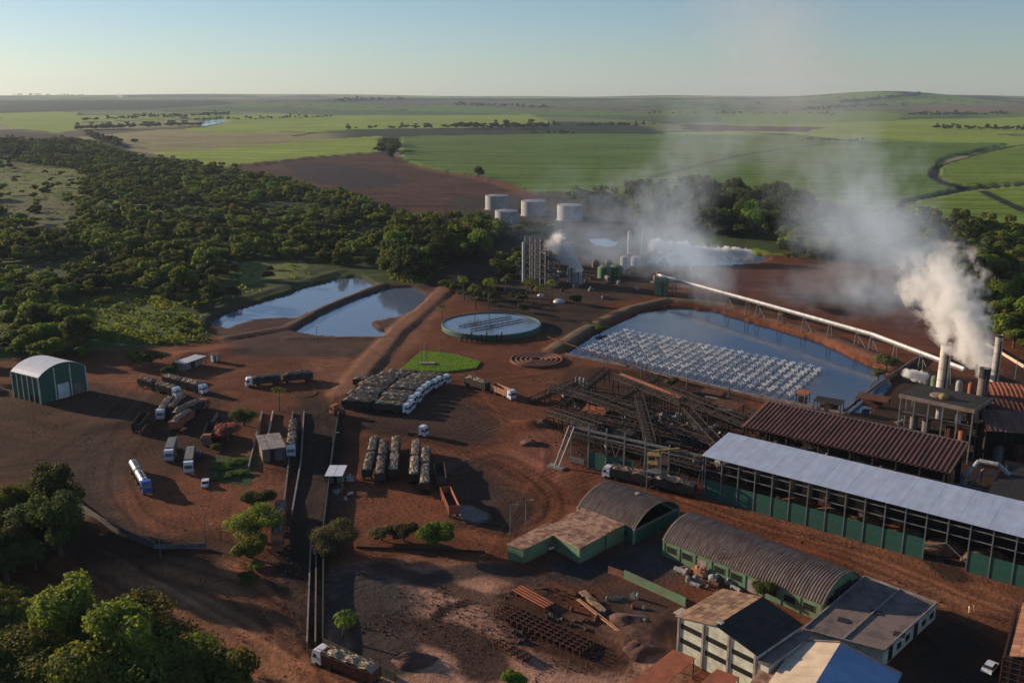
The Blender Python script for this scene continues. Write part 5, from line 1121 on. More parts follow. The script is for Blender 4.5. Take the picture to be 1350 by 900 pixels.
# --- rows of spray frames in the reservoir
ORD = 'first second third fourth fifth sixth seventh eighth ninth tenth eleventh twelfth thirteenth fourteenth fifteenth sixteenth seventeenth eighteenth nineteenth twentieth twenty-first twenty-second twenty-third twenty-fourth last'.split()
def sprays():
    m = MB(); rr = random.Random(2)
    m.tube((0, 0, 0), (0, 0, 2.0), .09, .09, 6)
    for k in range(15):       # jets of drops thrown up and out
        a = 6.283 * k / 15 + rr.uniform(-.2, .2); c, s_ = math.cos(a), math.sin(a); q = rr.uniform(.8, 2.1); hh = rr.uniform(.6, 1.5)
        for j in range(13):
            f = (j + .5) / 13; r = q * f; zz = .7 + 4 * hh * f * (1 - f * .86) * .8; e = rr.uniform(.05, .12)
            px_, py_, pz = r * c + rr.gauss(0, .08), r * s_ + rr.gauss(0, .08), zz + rr.gauss(0, .08); d1 = Vector((rr.gauss(0, 1), rr.gauss(0, 1), rr.gauss(0, 1))).normalized() * e; d2 = d1.orthogonal().normalized() * e
            m.add([(px_ + d1.x, py_ + d1.y, pz + d1.z), (px_ + d2.x, py_ + d2.y, pz + d2.z), (px_ - d1.x, py_ - d1.y, pz - d1.z), (px_ - d2.x, py_ - d2.y, pz - d2.z)], [(0, 1, 2, 3)])
    cone = m.mesh('spray_cone', M['spray'])
    A_, B_, C_ = Vector((*G(768,463), 0)), Vector((*G(1040,523), 0)), Vector((*G(822,438), 0)); u = (B_ - A_); n1 = 25; v = (C_ - A_); n2 = 8
    for i in range(n1):
        p = A_ + u * i / (n1 - 1); t = thing('spray_row', '%s spray row counted from the left end of the reservoir, white jets over the water' % ORD[i], 'spray row', (p.x, p.y, -.9), ang((0, 0), (v.x, v.y)), 'spray rows in the reservoir')
        L_ = v.length * 1.12; MB().bar((-2, 0, .55), (L_, 0, .55), .16).build('feed_pipe', M['darksteel'], t); MB().bar((-1.5, .9, 1.3), (L_ * .98, .9, 1.3), .1).build('support_rail', M['grey'], t)
        for j in range(n2 + 1):
            o = inst(cone, 'spray_cone', t, (1 + j * L_ / (n2 + .8), rr.uniform(-.15, .15), rr.uniform(-.1, .1)), rr.uniform(0, 1)); q = rr.uniform(.9, 1.15); o.scale = (q, q, q); o['kind'] = 'stuff'
            if j % 3 == 1: MB().box(-.05, .05, -.05, .05, -.5, 2.6).build('stake', M['darksteel'], t, loc=(j * L_ / (n2 + .8) - .8, .9, 0))
sprays()
def lattice(t, a, b, w, h, m_, name='truss', panels=None, diag=True, bw=.22):
    """box truss of width w, height h from a to b (lower chord centre line)"""
    a = Vector(a); b = Vector(b); d = (b - a); L_ = d.length; d.normalize(); q = Vector((-d.y, d.x, 0)).normalized() * w / 2; up = Vector((0, 0, h)); n = panels or max(2, int(L_ / (h * 1.3))); m = MB()
    for s in (-1, 1):
        for o in (Vector(), up): m.bar(a + q * s + o, b + q * s + o, bw)
        for k in range(n + 1):
            p = a + d * (L_ * k / n) + q * s; m.bar(p, p + up, bw * .7)
            if k < n and diag: m.bar(p + (up if k % 2 else Vector()), p + d * (L_ / n) + (Vector() if k % 2 else up), bw * .7)
    for k in range(n + 1): p = a + d * (L_ * k / n); m.bar(p - q, p + q, bw * .7); m.bar(p - q + up, p + q + up, bw * .7)
    return m.build(name, M[m_], t)
# --- feed hall frame (grey portal, A-shaped leg, green panels)
O = (16.6, 250.0); E_ = (49.0, 227.2); th = ang(O, E_); LF = math.dist(O, E_)
t = thing('feed_frame', 'long roofless grey steel frame with an A-shaped leg and green panels before the mill yard', 'steel frame', (*O, 0), th)
MB().box(-.5, LF - .5, -.25, .25, 10.6, 11.2).build('crane_beam', M['grey'], t); MB().box(-.5, LF - .5, -.2, .2, 9.4, 9.6).build('crane_beam', M['grey'], t)
for x, h in ((0, 12.5), (5.6, 12.8), (11.2, 12.6), (16.8, 12.5), (23, 12.5), (30, 12)): MB().box(x - .2, x + .2, -.2, .2, 0, h).build('column', M['grey'], t)
m = MB()
for x in (-.6, 1.1): m.bar((x, -.3, 11), (x - 1.8 - x * .2, -5.2, 0), .32)
for k in range(6): f = k / 6; m.bar((-.6 - 1.8 * f, -.3 - 4.9 * f, 11 * (1 - f)), (1.1 - 2 * (f + .16), -.3 - 4.9 * (f + .16), 11 * (1 - f - .16)), .14); m.bar((-.6 - 1.8 * f, -.3 - 4.9 * f, 11 * (1 - f)), (1.1 - 2 * f, -.3 - 4.9 * f, 11 * (1 - f)), .14)
m.build('splayed_leg', M['grey'], t); MB().box(-4, 1, -6.4, -4, 0, .5).build('footing', M['concrete'], t)
for k in range(6):
    if k != 5: MB().box(5.8 + k * 2.8, 8.5 + k * 2.8, .05, .2, 0, 4.8).build('wall_panel', M['green'], t)
for k in range(3): MB().box(24.5 + k * 2.8, 27.2 + k * 2.8, .05, .2, 0, 4.6).build('wall_panel', M['green'], t)
m = MB()
for x in (12.5, 25.5): m.bar((x, 0, 9), (x + 1.6, 0, 4.8), .18); m.bar((x + 3.2, 0, 9), (x + 1.6, 0, 4.8), .18)
m.build('brace', M['grey'], t)
MB().box(.4, 5.2, -1.6, -1.2, 1.2, 2.6).build('low_beam', M['grey'], t)
# --- cane conveyors, tables and gantries of the mill yard
def Wp(px, py, z): a = G(px, py, z); return (a[0], a[1], z)
def gantry(p, q, w, h, label, m_='darksteel', legs=4, name='gantry', top=None):
    a, b = Wp(*p), Wp(*q); t = thing(name, label, 'gantry', (a[0], a[1], 0)); bb = (b[0] - a[0], b[1] - a[1], b[2]); lattice(t, (0, 0, a[2]), bb, w, h, m_)
    for k in range(legs + 1):
        f = k / legs; x, y, z = bb[0] * f, bb[1] * f, a[2] + (bb[2] - a[2]) * f
        if z > 1:
            m = MB(); m.bar((x - w * .4, y - .2, 0), (x - w * .3, y, z), .32); m.bar((x + w * .4, y + .2, 0), (x + w * .3, y, z), .32); m.bar((x - w * .4, y, z * .5), (x + w * .4, y, z * .5), .2); m.build('leg', M[m_], t)
    if top:
        d = Vector((bb[0], bb[1], bb[2] - a[2])).normalized(); L_ = Vector((bb[0], bb[1], bb[2] - a[2])).length
        m = MB(); m.bar(Vector((0, 0, a[2] + h + .15)) + d * L_ * top[0], Vector((0, 0, a[2] + h + .15)) + d * L_ * top[1], w * .45, .25); m.build('belt_cover', M['orangeroof'], t)
    MB().bar((0, 0, a[2] + .3), (bb[0], bb[1], bb[2] + .3), w * .6, .3).build('belt', M['darksteel'], t)
    return t
gantry((812,498,6), (900,533,8), 2.6, 2.0, 'gantry with a bright orange cover sloping along the reservoir wall', 'darksteel', 4, top=(.08, .98))
gantry((880,520,9), (985,562,9), 3.0, 2.6, 'dark truss bridge continuing to the corner of the brown-roofed hall', 'darksteel', 4)
gantry((722,513,5), (860,545,7), 2.5, 1.8, 'dark green long conveyor bridge, upper of two crossing the mill yard', 'darksteel', 6)
gantry((745,545,4), (905,578,6), 3.0, 1.8, 'lower dark conveyor bridge crossing the mill yard', 'darksteel', 6)
gantry((742,535,1.5), (800,490,5), 2.6, 1.4, 'inclined rusty conveyor climbing towards the reservoir wall', 'darksteel', 3)
gantry((790,540,2), (865,500,8), 2.2, 1.4, 'inclined rusty conveyor in the middle of the mill yard', 'darksteel', 3)
gantry((960,600,5), (1020,560,8), 2.4, 1.5, 'short rusty conveyor ending at the brown-roofed hall', 'rust', 3)
gantry((760,572,3), (930,618,4), 4, 1.2, 'wide low dark conveyor behind the grey portal frame', 'darksteel', 7)
gantry((760,520,7), (960,590,8), 3.4, 1.6, 'long dark walkway bridge through the middle of the mill yard', 'darksteel', 8)
gantry((725,545,3), (790,566,7), 3, 1.6, 'short dark feeder bridge at the left end of the mill yard', 'darksteel', 3)
gantry((842,528,9), (858,590,9), 2.6, 2, 'dark cross bridge running towards the green panels', 'darksteel', 3)
gantry((905,545,8), (955,600,8), 2.6, 2, 'dark cross bridge running towards the white-roofed hall', 'darksteel', 3)
gantry((700,530,.5), (760,505,3), 3, 1.2, 'low rusty chain conveyor left of the mill yard', 'darksteel', 3)
gantry((985,545,9), (1130,600,9), 1.6, 1.4, 'pipe rack running beside the front edge of the brown ribbed roof', 'darksteel', 6)
for k, (p, w, d, h, lab, mm) in enumerate((((785,556), 8, 5, 3.6, 'red-roofed machine shelter at the left end of the mill yard', 'redtrailer'), ((752,568), 6, 5, 4.2, 'pale-edged rusty machine shelter at the corner of the mill yard', 'rust'), ((958,560), 9, 5, 6.5, 'rust-red roofed shelter beside the brown-roofed hall', 'rust'), ((938,545), 7, 3, 7, 'narrow pink-red roofed shelter above the rust-red one', 'rust'), ((845,565), 7, 5, 5, 'dark boxy machine shelter in the middle of the mill yard', 'darkroof'), ((900,600), 8, 6, 4, 'dark shelter behind the yellow sampling tower', 'darkroof'), ((820,590), 6, 5, 4, 'dark shelter behind the left part of the green panels', 'darksteel'), ((1092,541), 9, 4, 3, 'low dark shed on the reservoir edge behind the brown roof', 'darkroof'), ((1058,531), 4, 3, 3.4, 'little orange-roofed pump house at the reservoir edge', 'orangeroof'), ((1150,535), 10, 5, 2.6, 'low tan-covered store behind the brown roof', 'rust'))):
    o = G(*p); t = thing('machine_shelter', lab, 'shelter', (*o, 0), -.62); MB().add([(-w / 2, -d / 2, h), (w / 2, -d / 2, h), (w / 2, d / 2, h + .7), (-w / 2, d / 2, h + .7), (-w / 2, -d / 2, h + .15), (w / 2, -d / 2, h + .15), (w / 2, d / 2, h + .85), (-w / 2, d / 2, h + .85)], [(0, 3, 2, 1), (4, 5, 6, 7), (0, 1, 5, 4), (1, 2, 6, 5), (2, 3, 7, 6), (3, 0, 4, 7)]).build('roof', M[mm], t)
    for x in (-w / 2 + .2, w / 2 - .2):
        for y in (-d / 2 + .2, d / 2 - .2): MB().box(x - .12, x + .12, y - .12, y + .12, 0, h - .02).build('post', M['darksteel'], t)
    MB().box(-w * .3, w * .3, -d * .25, d * .25, 0, h * .6).build('machine', M['rust' if k % 2 else 'darksteel'], t); m = MB(); m.tube((-w * .35, 0, h * .75), (w * .35, 0, h * .75), .5, .5, 10); m.build('drum', M['grey'], t)
rr5 = random.Random(21)
SCR = ['scrap', 'rust', 'grey', 'darksteel', 'orangeroof', 'rust', 'darksteel']
MWORD = dict(scrap='whitish', rust='rusty', grey='grey', darksteel='dark', orangeroof='orange-rust', tantrailer='tan', cream='cream', slate='weathered', tankwhite='pale')
def clutter(n, poly, label, group, smin=.5, smax=1.8, name='machine_part', mats=SCR):
    w = [G(*p) for p in poly]; xs = [p[0] for p in w]; ys = [p[1] for p in w]; k = 0; T = 0
    while k < n and T < n * 30:
        T += 1; x, y = rr5.uniform(min(xs), max(xs)), rr5.uniform(min(ys), max(ys))
        if not pip(w, np.array([x]), np.array([y]))[0]: continue
        k += 1; s = rr5.uniform(smin, smax); m = MB(); mm = rr5.choice(mats); typ = rr5.randrange(4)
        if typ == 0: m.box(-s, s, -s * .6, s * .6, 0, s * 1.1); m.box(-s * .4, s * .3, -s * .3, s * .3, s * 1.1, s * 1.9)
        elif typ == 1: m.tube((-s * 1.3, 0, s * .55), (s * 1.3, 0, s * .55), s * .5, s * .5, 10); m.box(-s, -s * .7, -s * .4, s * .4, 0, s * .3); m.box(s * .7, s, -s * .4, s * .4, 0, s * .3)
        elif typ == 2: [m.bar((-s * 1.6, q * .35, .15 + .3 * (q % 2)), (s * 1.6, q * .35 + .3, .25 + .3 * (q % 2)), .22) for q in range(-2, 3)]
        else: m.lathe([(s * .8, 0), (s * .8, s * 1.3), (s * .3, s * 1.7), (.01, s * 1.8)], 10); m.bar((0, 0, s), (s * 1.5, 0, s * 1.3), .2)
        o = m.build(name, M[mm]); o.location = (x, y, 0); o.rotation_euler = (0, 0, rr5.uniform(0, 3.1)); tag(o, '%s %s %s' % (MWORD.get(mm, mm), ('boxy', 'drum-like', 'barred', 'upright round')[typ], label), 'machinery' if name == 'machine_part' else 'scrap', group)
clutter(150, [(745,520),(880,540),(985,590),(975,625),(930,640),(880,612),(775,580)], 'steel part lying among the gantries of the mill yard', 'machine parts in the mill yard')
clutter(26, [(880,740),(925,745),(985,775),(960,790),(900,768)], 'scrap part heaped along the long arched shed and low green wall', 'scrap beside the long arched shed', .4, 1.2, 'scrap_part', ['scrap', 'scrap', 'rust', 'grey', 'tantrailer'])
clutter(16, [(835,560),(860,545),(945,560),(950,580),(880,580)], 'machine part under the dark truss bridge', 'pale machine parts under the truss bridge', .7, 1.6, 'machine_part', ['scrap', 'scrap', 'cream'])
clutter(30, [(1180,545),(1275,560),(1290,600),(1270,640),(1180,620)], 'machine part around the foot of the flat-roofed process building', 'machine parts at the process building')
clutter(30, [(960,640),(1000,625),(1330,715),(1330,735)], 'machine part standing inside the white-roofed hall', 'machines inside the white-roofed hall', .7, 1.6, mats=['darksteel', 'rust', 'darksteel'])  # only dark tones here, painting in the shade inside the hall
clutter(24, [(1000,585),(1240,640),(1290,650),(1290,668),(1000,600)], 'machine part in the gap behind the white roof', 'machine parts behind the white roof', .8, 2.2, mats=['darksteel', 'rust', 'darksteel', 'grey'])
clutter(22, [(700,350),(800,365),(860,385),(800,400),(700,385)], 'equipment standing around the foot of the frame tower', 'equipment around the frame tower', .8, 2.2, mats=['grey', 'scrap', 'darksteel', 'slate'])
clutter(22, [(780,345),(900,350),(950,372),(860,380),(790,368)], 'equipment half hidden in smoke right of the frame tower', 'equipment in the smoke', 1, 3, mats=['slate', 'grey', 'tankwhite'])
clutter(18, [(745,770),(850,790),(870,850),(760,830)], 'scrap steel piece lying in the yard beside the rusty rail racks', 'scrap steel in the yard', .4, 1.0, 'scrap_part', ['darksteel', 'rust', 'grey'])
clutter(10, [(430,615),(460,618),(465,660),(432,662)], 'rubble piece behind the hut with blue panels', 'rubble behind the blue-roofed hut', .4, 1.1, 'scrap_part', ['scrap', 'slate'])
for k, (px, py, r, h, mm) in enumerate(((765,512,.5,4,'tankwhite'), (770,513,.5,4,'tankwhite'), (775,514,.5,3.6,'tankwhite'), (780,515,.5,3.6,'grey'), (760,507,.45,3,'grey'))):
    o = MB().lathe([(r, 0), (r, h), (.01, h + .3)], 10).build('vent_pipe', M[mm]); o.location = (*G(px, py), 0); tag(o, 'short upright pale pipe in the group beside the clay ring', 'pipe', 'upright pipes beside the clay ring')
# --- yellow sampling tower
t = thing('sampling_tower', 'slim yellow and grey cane sampling tower standing over a loaded truck', 'tower', (*G(852,645), 0), -.2)
for x in (0, 3.4):
    for y in (0, 2.6): MB().box(x - .13, x + .13, y - .13, y + .13, 0, 9.5).build('post', M['cream'], t)
for z in (4.6, 7, 9.4): m = MB(); m.box(-.2, 3.6, -.2, 2.8, z, z + .2); m.build('deck', M['yellow' if z > 4.8 else 'grey'], t)
m = MB(); [m.bar((0, -.05, z), (3.4, -.05, z + 2.3), .12) for z in (0, 2.3, 4.6, 7)]; m.build('brace', M['grey'], t)
m = MB(); m.bar((1.5, 1, 10.4), (8, 1, 11.6), .5); m.bar((3.2, 1, 9.4), (3.2, 1, 11), .5); m.bar((8, 1, 11.6), (8, 1, 8), .2); m.build('boom', M['yellow'], t); MB().box(2.6, 5.2, 0, 2, 7.2, 9).build('operator_cabin', M['tantrailer'], t)
# --- rusty racks of rails in the scrap yard
def rack(a, b, w, n, label, posts=True, mm='rust'):
    A_, B_ = G(*a), G(*b); th = ang(A_, B_); L_ = math.dist(A_, B_); t = thing('rail_rack', label, 'rack', (*A_, 0), th)
    for k in range(n): MB().box(0, L_, k * w / n, k * w / n + .22, .75, 1.0).build('rail', M[mm], t)
    nb = int(L_ / 1.5); rm = MB().box(-.1, .1, -.1, w - w / n + .3, .5, .74).mesh('cross_bar', M['darksteel']); pm = MB().box(-.1, .1, -.1, .1, 0, 1.35).mesh('post', M['rust'])
    for k in range(nb + 1):
        inst(rm, 'cross_bar', t, (L_ * k / nb, 0, 0))
        if posts: [inst(pm, 'post', t, (L_ * k / nb, j * w / n + .11 - .32, 0)) for j in range(n)]
rack((652,812), (765,865), 5.5, 5, 'largest rusty rail rack, running through the middle of the scrap yard')
rack((675,782), (718,806), 3.2, 4, 'bright rusty rail rack above the largest one', False, 'orangeroof')
rack((652,852), (690,875), 2.5, 3, 'small dark rusty rack below the largest one')
rack((760,795), (815,838), .9, 2, 'narrow tan rail bundle beside the dirt road', False, 'tantrailer')
t = thing('long_slab', 'long tan plank-like slab lying at the edge of the scrap yard road', 'slab', (*G(763,782), 0), ang(G(763,782), G(793,810))); [MB().box(k * 2.2, k * 2.2 + 2.1, 0, 1.5, 0, .5).build('plank', M['browntile2'], t) for k in range(4)]
for px, py, s, lab in ((830,822,3.2,'dark brown soil heap at the right of the scrap yard'), (845,858,3.0,'large dark heap of soil and debris near the gabled building'), (715,560,3.0,'dark heap at the left edge of the mill yard'), (700,585,2.2,'red soil heap left of the A-shaped leg'), (545,872,2.6,'brown heap beside the green boundary wall')):
    o = lump(s * 1.5, s, s * .5, int(px), 20, 7, .35).build('soil_heap', M['soilpile'], smooth=True); o.location = (*G(px, py), 0); tag(o, lab, 'heap')
def litter(n, polys, label, name, m_, smin, smax, flat=.5):
    rg = random.Random(len(name)); mb = MB()
    for poly, k in polys:
        w = [G(*p) for p in poly]; xs = [p[0] for p in w]; ys = [p[1] for p in w]; q = np.array([(rg.uniform(min(xs), max(xs)), rg.uniform(min(ys), max(ys))) for _ in range(int(n * k))])
        cl = fnoise(q[:, 0], q[:, 1], 9, 3); ins = pip(w, q[:, 0], q[:, 1])
        for (x, y), c_, i_ in zip(q, cl, ins):
            if not i_ or c_ < .5: continue
            s = rg.uniform(smin, smax) * (.5 + rg.random() ** 3); a = rg.uniform(0, 3.1); c, d = math.cos(a) * s, math.sin(a) * s; e = rg.uniform(.3, .9)
            mb.add([(x - c, y - d, -.15), (x + d * e, y - c * e, -.15), (x + c, y + d, -.15), (x - d * e, y + c * e, -.15), (x + rg.uniform(-.3, .3) * s, y, s * flat + .12)], [(0, 1, 4), (1, 2, 4), (2, 3, 4), (3, 0, 4)])
    o = mb.build(name, m_, kind='stuff'); o['label'] = label; o['category'] = 'litter'
ALLY = [([(0,520),(300,470),(560,470),(740,500),(760,640),(690,740),(430,740),(300,740),(100,720),(60,640)], 1.0), ([(430,745),(690,745),(900,870),(860,900),(480,900)], .8), ([(100,740),(400,740),(420,900),(300,900)], .5), ([(880,660),(1000,660),(1350,760),(1350,860),(1230,800),(1100,740)], .5)]
litter(9000, ALLY, 'small clods of red soil strewn over the dirt yards', 'soil_clods', M['clod'], .10, .32)
litter(2600, ALLY, 'pale scraps of cane and debris strewn over the dirt yards', 'cane_scraps', M['cane'], .08, .26, .25)
litter(1500, [([(700,500),(985,560),(975,630),(870,640),(740,610)], 1.0), ([(640,770),(780,780),(880,850),(700,870)], 1.0)], 'dark debris and spilled cane on the ground of the mill yard', 'yard_debris', M['darksteel'], .3, .9)
# --- lawn, ring, clay spiral
ws = [G(*p) for p in ((527,489), (556,463), (600,468), (634,478), (628,486), (590,491))]; o0 = ws[0]; m = MB(); m.prism([(a - o0[0], b - o0[1]) for a, b in ws], -.4, .45); o = m.build('lawn', M['hedge'], loc=(*o0, 0), kind='structure')
rr6 = random.Random(8); m = MB(); wxs = [p[0] for p in ws]; wys = [p[1] for p in ws]
for _ in range(4200):
    x, y = rr6.uniform(min(wxs), max(wxs)), rr6.uniform(min(wys), max(wys))
    if pip(ws, np.array([x]), np.array([y]))[0]: m.add([(x - .2, y, .4), (x + .2, y + .1, .4), (x, y, .4 + rr6.uniform(.12, .35))], [(0, 1, 2)])
o = m.build('lawn_grass', M['hedge'], kind='stuff'); o['label'] = 'bright green grass of the fenced lawn'; o['category'] = 'grass'
t = thing('planter_monument', 'small pinkish stone planter with a mast on the bright lawn', 'planter', (*G(563,481), .45)); MB().prism([(-3, -1), (3, -1.3), (3.2, 1), (-2.6, 1.2)], 0, .5).build('base', M['concrete'], t); MB().box(-.12, .12, -.12, .12, 0, 8).build('mast', M['grey'], t)
c = G(707,475); t = thing('clay_rings', 'round bed of concentric clay rings beside the mill yard', 'ring bed', (*c, 0))
for k in range(5): r = 2 + k * 1.9; MB().lathe([(r, 0), (r, .8), (r + .7, .8), (r + .7, 0)], 40).build('ring', M['clay'], t)
c = G(401,519); t = thing('grass_ring', 'faint green ring on the dirt beside the palm tree', 'ring', (*c, 0)); MB().lathe([(3.6, .0), (3.7, .25), (4.3, .25), (4.4, 0)], 40).build('rim', M['leafolive'], t)
# white domes at the palm garden
for px, py, s in ((737,398,3), (713,390,2)):
    o = lump(s, s, s * .6, 3, 20, 7, .03).build('white_tent', M['white'], smooth=True); o.location = (*G(px, py), 0); tag(o, 'white tent-like dome among the palms, %s one' % ('larger right' if s == 3 else 'smaller left'), 'tent')
# ================================================================ SINGLE TREES, PALMS, SHRUBS
def palm_mesh(seed, h, fr, nf):
    rr = random.Random(seed); tk = MB(); P_ = Vector((0, 0, -.3)); b = Vector((rr.uniform(-.4, .4), rr.uniform(-.4, .4), 0))
    for k in range(5): q = P_ + Vector((b.x * .25, b.y * .25, (h + .3) / 5)); tk.tube(P_, q, .26 - k * .02, .24 - k * .02, 8, k in (0, 4)); P_ = q
    cr = MB()
    for k in range(nf):
        a = 6.283 * k / nf + rr.uniform(-.2, .2); el = rr.uniform(-.1, 1.0); d = Vector((math.cos(a), math.sin(a), 0)); p = P_.copy(); e = el; pts_ = [p.copy()]
        for s in range(7): p = p + (d * math.cos(e) + Vector((0, 0, 1)) * math.sin(e)) * fr / 7; e -= .34; pts_.append(p.copy())
        sd = Vector((-d.y, d.x, 0))
        for s in range(7):
            w = fr * .17 * math.sin((s + .6) / 7.2 * 3.14) + .1
            for sg in (-1, 1):
                for u in (0, .5):
                    p0 = pts_[s].lerp(pts_[s + 1], u); p1 = pts_[s].lerp(pts_[s + 1], u + .38); tip = p0 + sd * sg * w + d * .35 + Vector((0, 0, -w * .45)); cr.add([p0, p1, tip], [(0, 1, 2)])
    return tk.mesh('trunk', M['bark']), cr.mesh('crown', M['leaf'])
PALMS = [palm_mesh(k, h, f, n) for k, (h, f, n) in enumerate(((8, 3.2, 15), (10, 3.4, 16), (4.6, 2.7, 44)))]
def palm(px, py, k, s, label, group=None, m_=None):
    t = thing('palm_tree', label, 'palm', (*G(px, py), 0), rr6.uniform(0, 6), group); t.scale = (s, s, s); inst(PALMS[k][0], 'trunk', t); o = inst(PALMS[k][1], 'crown', t)
    if m_: o.data = PALMS[k][1].copy(); o.data.materials[0] = M[m_]
palm(368, 542, 0, .95, 'palm tree standing alone beside the faint green ring')
palm(452, 842, 2, 1.05, 'bright bushy palm in the scrap yard beside the boundary wall', m_='leafbright')
for k, (px, py, s, l) in enumerate(((627,408,1.1,'palm behind the settling tank, left of its pair'), (644,408,1.15,'palm behind the settling tank, right of its pair'), (668,390,.9,'palm behind the right rim of the settling tank'), (701,402,1.,'palm left of the white domes'), (713,406,1.05,'palm in front of the smaller white dome'), (727,405,1.,'palm just left of the larger white dome'), (694,396,.9,'small palm left of the white domes'), (612,396,.9,'palm at the left of the tree row behind the settling tank'), (583,428,.8,'palm at the left rim of the settling tank'))): palm(px, py, k % 2, s * 1.3, l, 'palms behind the settling tank')
def solo(px, py, v, s, c, label, cat='tree', name='tree', m_=None, sz=None):
    t = tree(px, py, v, s, c, label, None, name=name, cat=cat, sz=sz)
    if m_:
        for o in kids(t):
            if o.name.startswith('crown'): o.data = o.data.copy(); o.data.materials[0] = M[m_]
    return t
solo(338,712,3,.95,0,'broad green tree, tallest in the bed beside the weighbridge road'); solo(342,678,2,.95,1,'small dark round tree at the top of the bed beside the weighbridge road'); solo(332,735,5,.95,0,'green tree at the lower side of the broad one beside the weighbridge road')
solo(328,765,5,.6,0,'low shrub in the brick-edged bed beside the weighbridge road', 'shrub', 'shrub', sz=.5); solo(338,748,5,.5,2,'bright shrub in the brick-edged bed', 'shrub', 'shrub', sz=.5)
solo(441,728,3,.85,0,'large olive-coloured half bare tree beside the boundary wall', m_='leafolive'); solo(503,712,5,.7,0,'small yellowish tree left of the row beside the drain kerb', m_='leafolive'); solo(532,712,5,.85,0,'pale half bare tree in the middle of the row beside the drain kerb', m_='leafolive')
solo(574,722,2,.95,2,'bright green round tree at the end of the row beside the drain kerb')
solo(300,580,5,1.1,0,'pink blossoming tree beside the slanting low wall', m_='pink'); solo(322,560,3,.65,1,'flat dark tree behind the pink blossoming tree'); solo(285,595,5,.5,0,'small green shrub under the pink tree', 'shrub', 'shrub')
for px, py, s in ((292,618,.7), (310,612,.75), (302,628,.6), (318,624,.55), (286,632,.5)): solo(px, py, 5, s, 2, 'bright green shrub in the rounded bed beside the small white pickup', 'shrub', 'shrub', sz=.35)['group'] = 'shrubs in the rounded bed'
solo(677,905,5,.55,2,'bright green small tree at the bottom edge of the scrap yard'); solo(1012,788,2,.7,1,'green tree growing between the gabled building and the long arched shed'); solo(1045,785,5,.5,0,'low shrub beside that tree behind the gabled roof', 'shrub', 'shrub', sz=.5)
solo(885,514,2,.75,0,'rounded brown-grey tree in front of the spray rows', m_='leafolive'); solo(1168,490,3,.8,0,'broad olive tree on the reservoir bank below the conveyor', m_='leafolive'); solo(1158,498,5,.7,0,'shrub on the reservoir bank beside the broad olive tree', 'shrub', 'shrub', m_='leafolive')
solo(791,436,5,.9,2,'bright low shrub on the left reservoir dike', 'shrub', 'shrub', sz=.5); solo(776,430,5,.7,2,'yellowish low shrub beside the bright one on the left dike', 'shrub', 'shrub', sz=.5); solo(1035,418,5,1.0,0,'low olive shrub on the far reservoir bank', 'shrub', 'shrub', m_='leafolive', sz=.6)
solo(517,212,4,1.9,1,'tall dark tree standing where the ploughed field meets the cane'); solo(631,236,4,1.35,1,'lone dark tree at the edge of the big green cane field'); solo(178,190,3,1.4,1,'lone tree on the tan field at the left')
solo(200,484,3,.8,1,'low dark tree right of the green shed wood'); solo(175,478,5,.9,0,'shrub on the bank above the loaded trucks', 'shrub', 'shrub'); solo(222,500,5,.9,1,'dark shrub behind the small open hut', 'shrub', 'shrub'); solo(232,487,5,.6,0,'shrub left of the small open hut', 'shrub', 'shrub')
for px, py in ((590,376), (600,384), (560,368), (655,388), (672,372), (640,395), (760,402), (690,412)): solo(px, py, 5, rr6.uniform(.7, 1.0), 1, 'dark shrub in the garden strip behind the settling tank', 'shrub', 'shrub')['group'] = 'shrubs behind the settling tank'
# --- posts
def pole(px, py, h, label, arm=True, name='lamp_post'):
    t = thing(name, label, 'lamp post' if name == 'lamp_post' else 'pole', (*G(px, py), 0)); MB().lathe([(.16, 0), (.09, h)], 8).build('post', M['grey'], t)
    if arm: MB().bar((0, 0, h - .1), (1.4, -.3, h + .1), .12).build('arm', M['grey'], t); MB().cbox((1.5, -.32, h + .08), (.7, .3, .14)).build('lamp', M['scrap'], t)
for px, py, h, l in ((673,706,8,'thin grey pole just left of the L-shaped house'), (693,702,8.5,'thin dark pole beside the L-shaped house roof'), (556,483,9,'pole at the left of the bright lawn'), (580,470,8,'pole at the upper edge of the bright lawn'), (418,452,7,'pole at the edge of the right-hand pond on the left'), (212,735,6,'pole at the end of the curved grey wall'), (272,722,6,'pole at the right end of the wire fence'), (1338,500,8,'dark pole behind the orange roofs'), (944,760,6,'rusty red and white pole beside the long arched shed'), (440,600,7,'pole beside the boundary wall near the blue-roofed hut')): pole(px, py, h, l)
for k, (px, py) in enumerate(((760,480),(800,488),(845,498),(905,512),(960,524),(1010,530),(1060,536),(1105,540))): pole(px, py, 6.5, 'thin post standing along the near reservoir wall', False, 'wall_post'); COL.objects['wall_post' + ('' if k == 0 else '.%03d' % k)]['group'] = 'posts along the near reservoir wall'
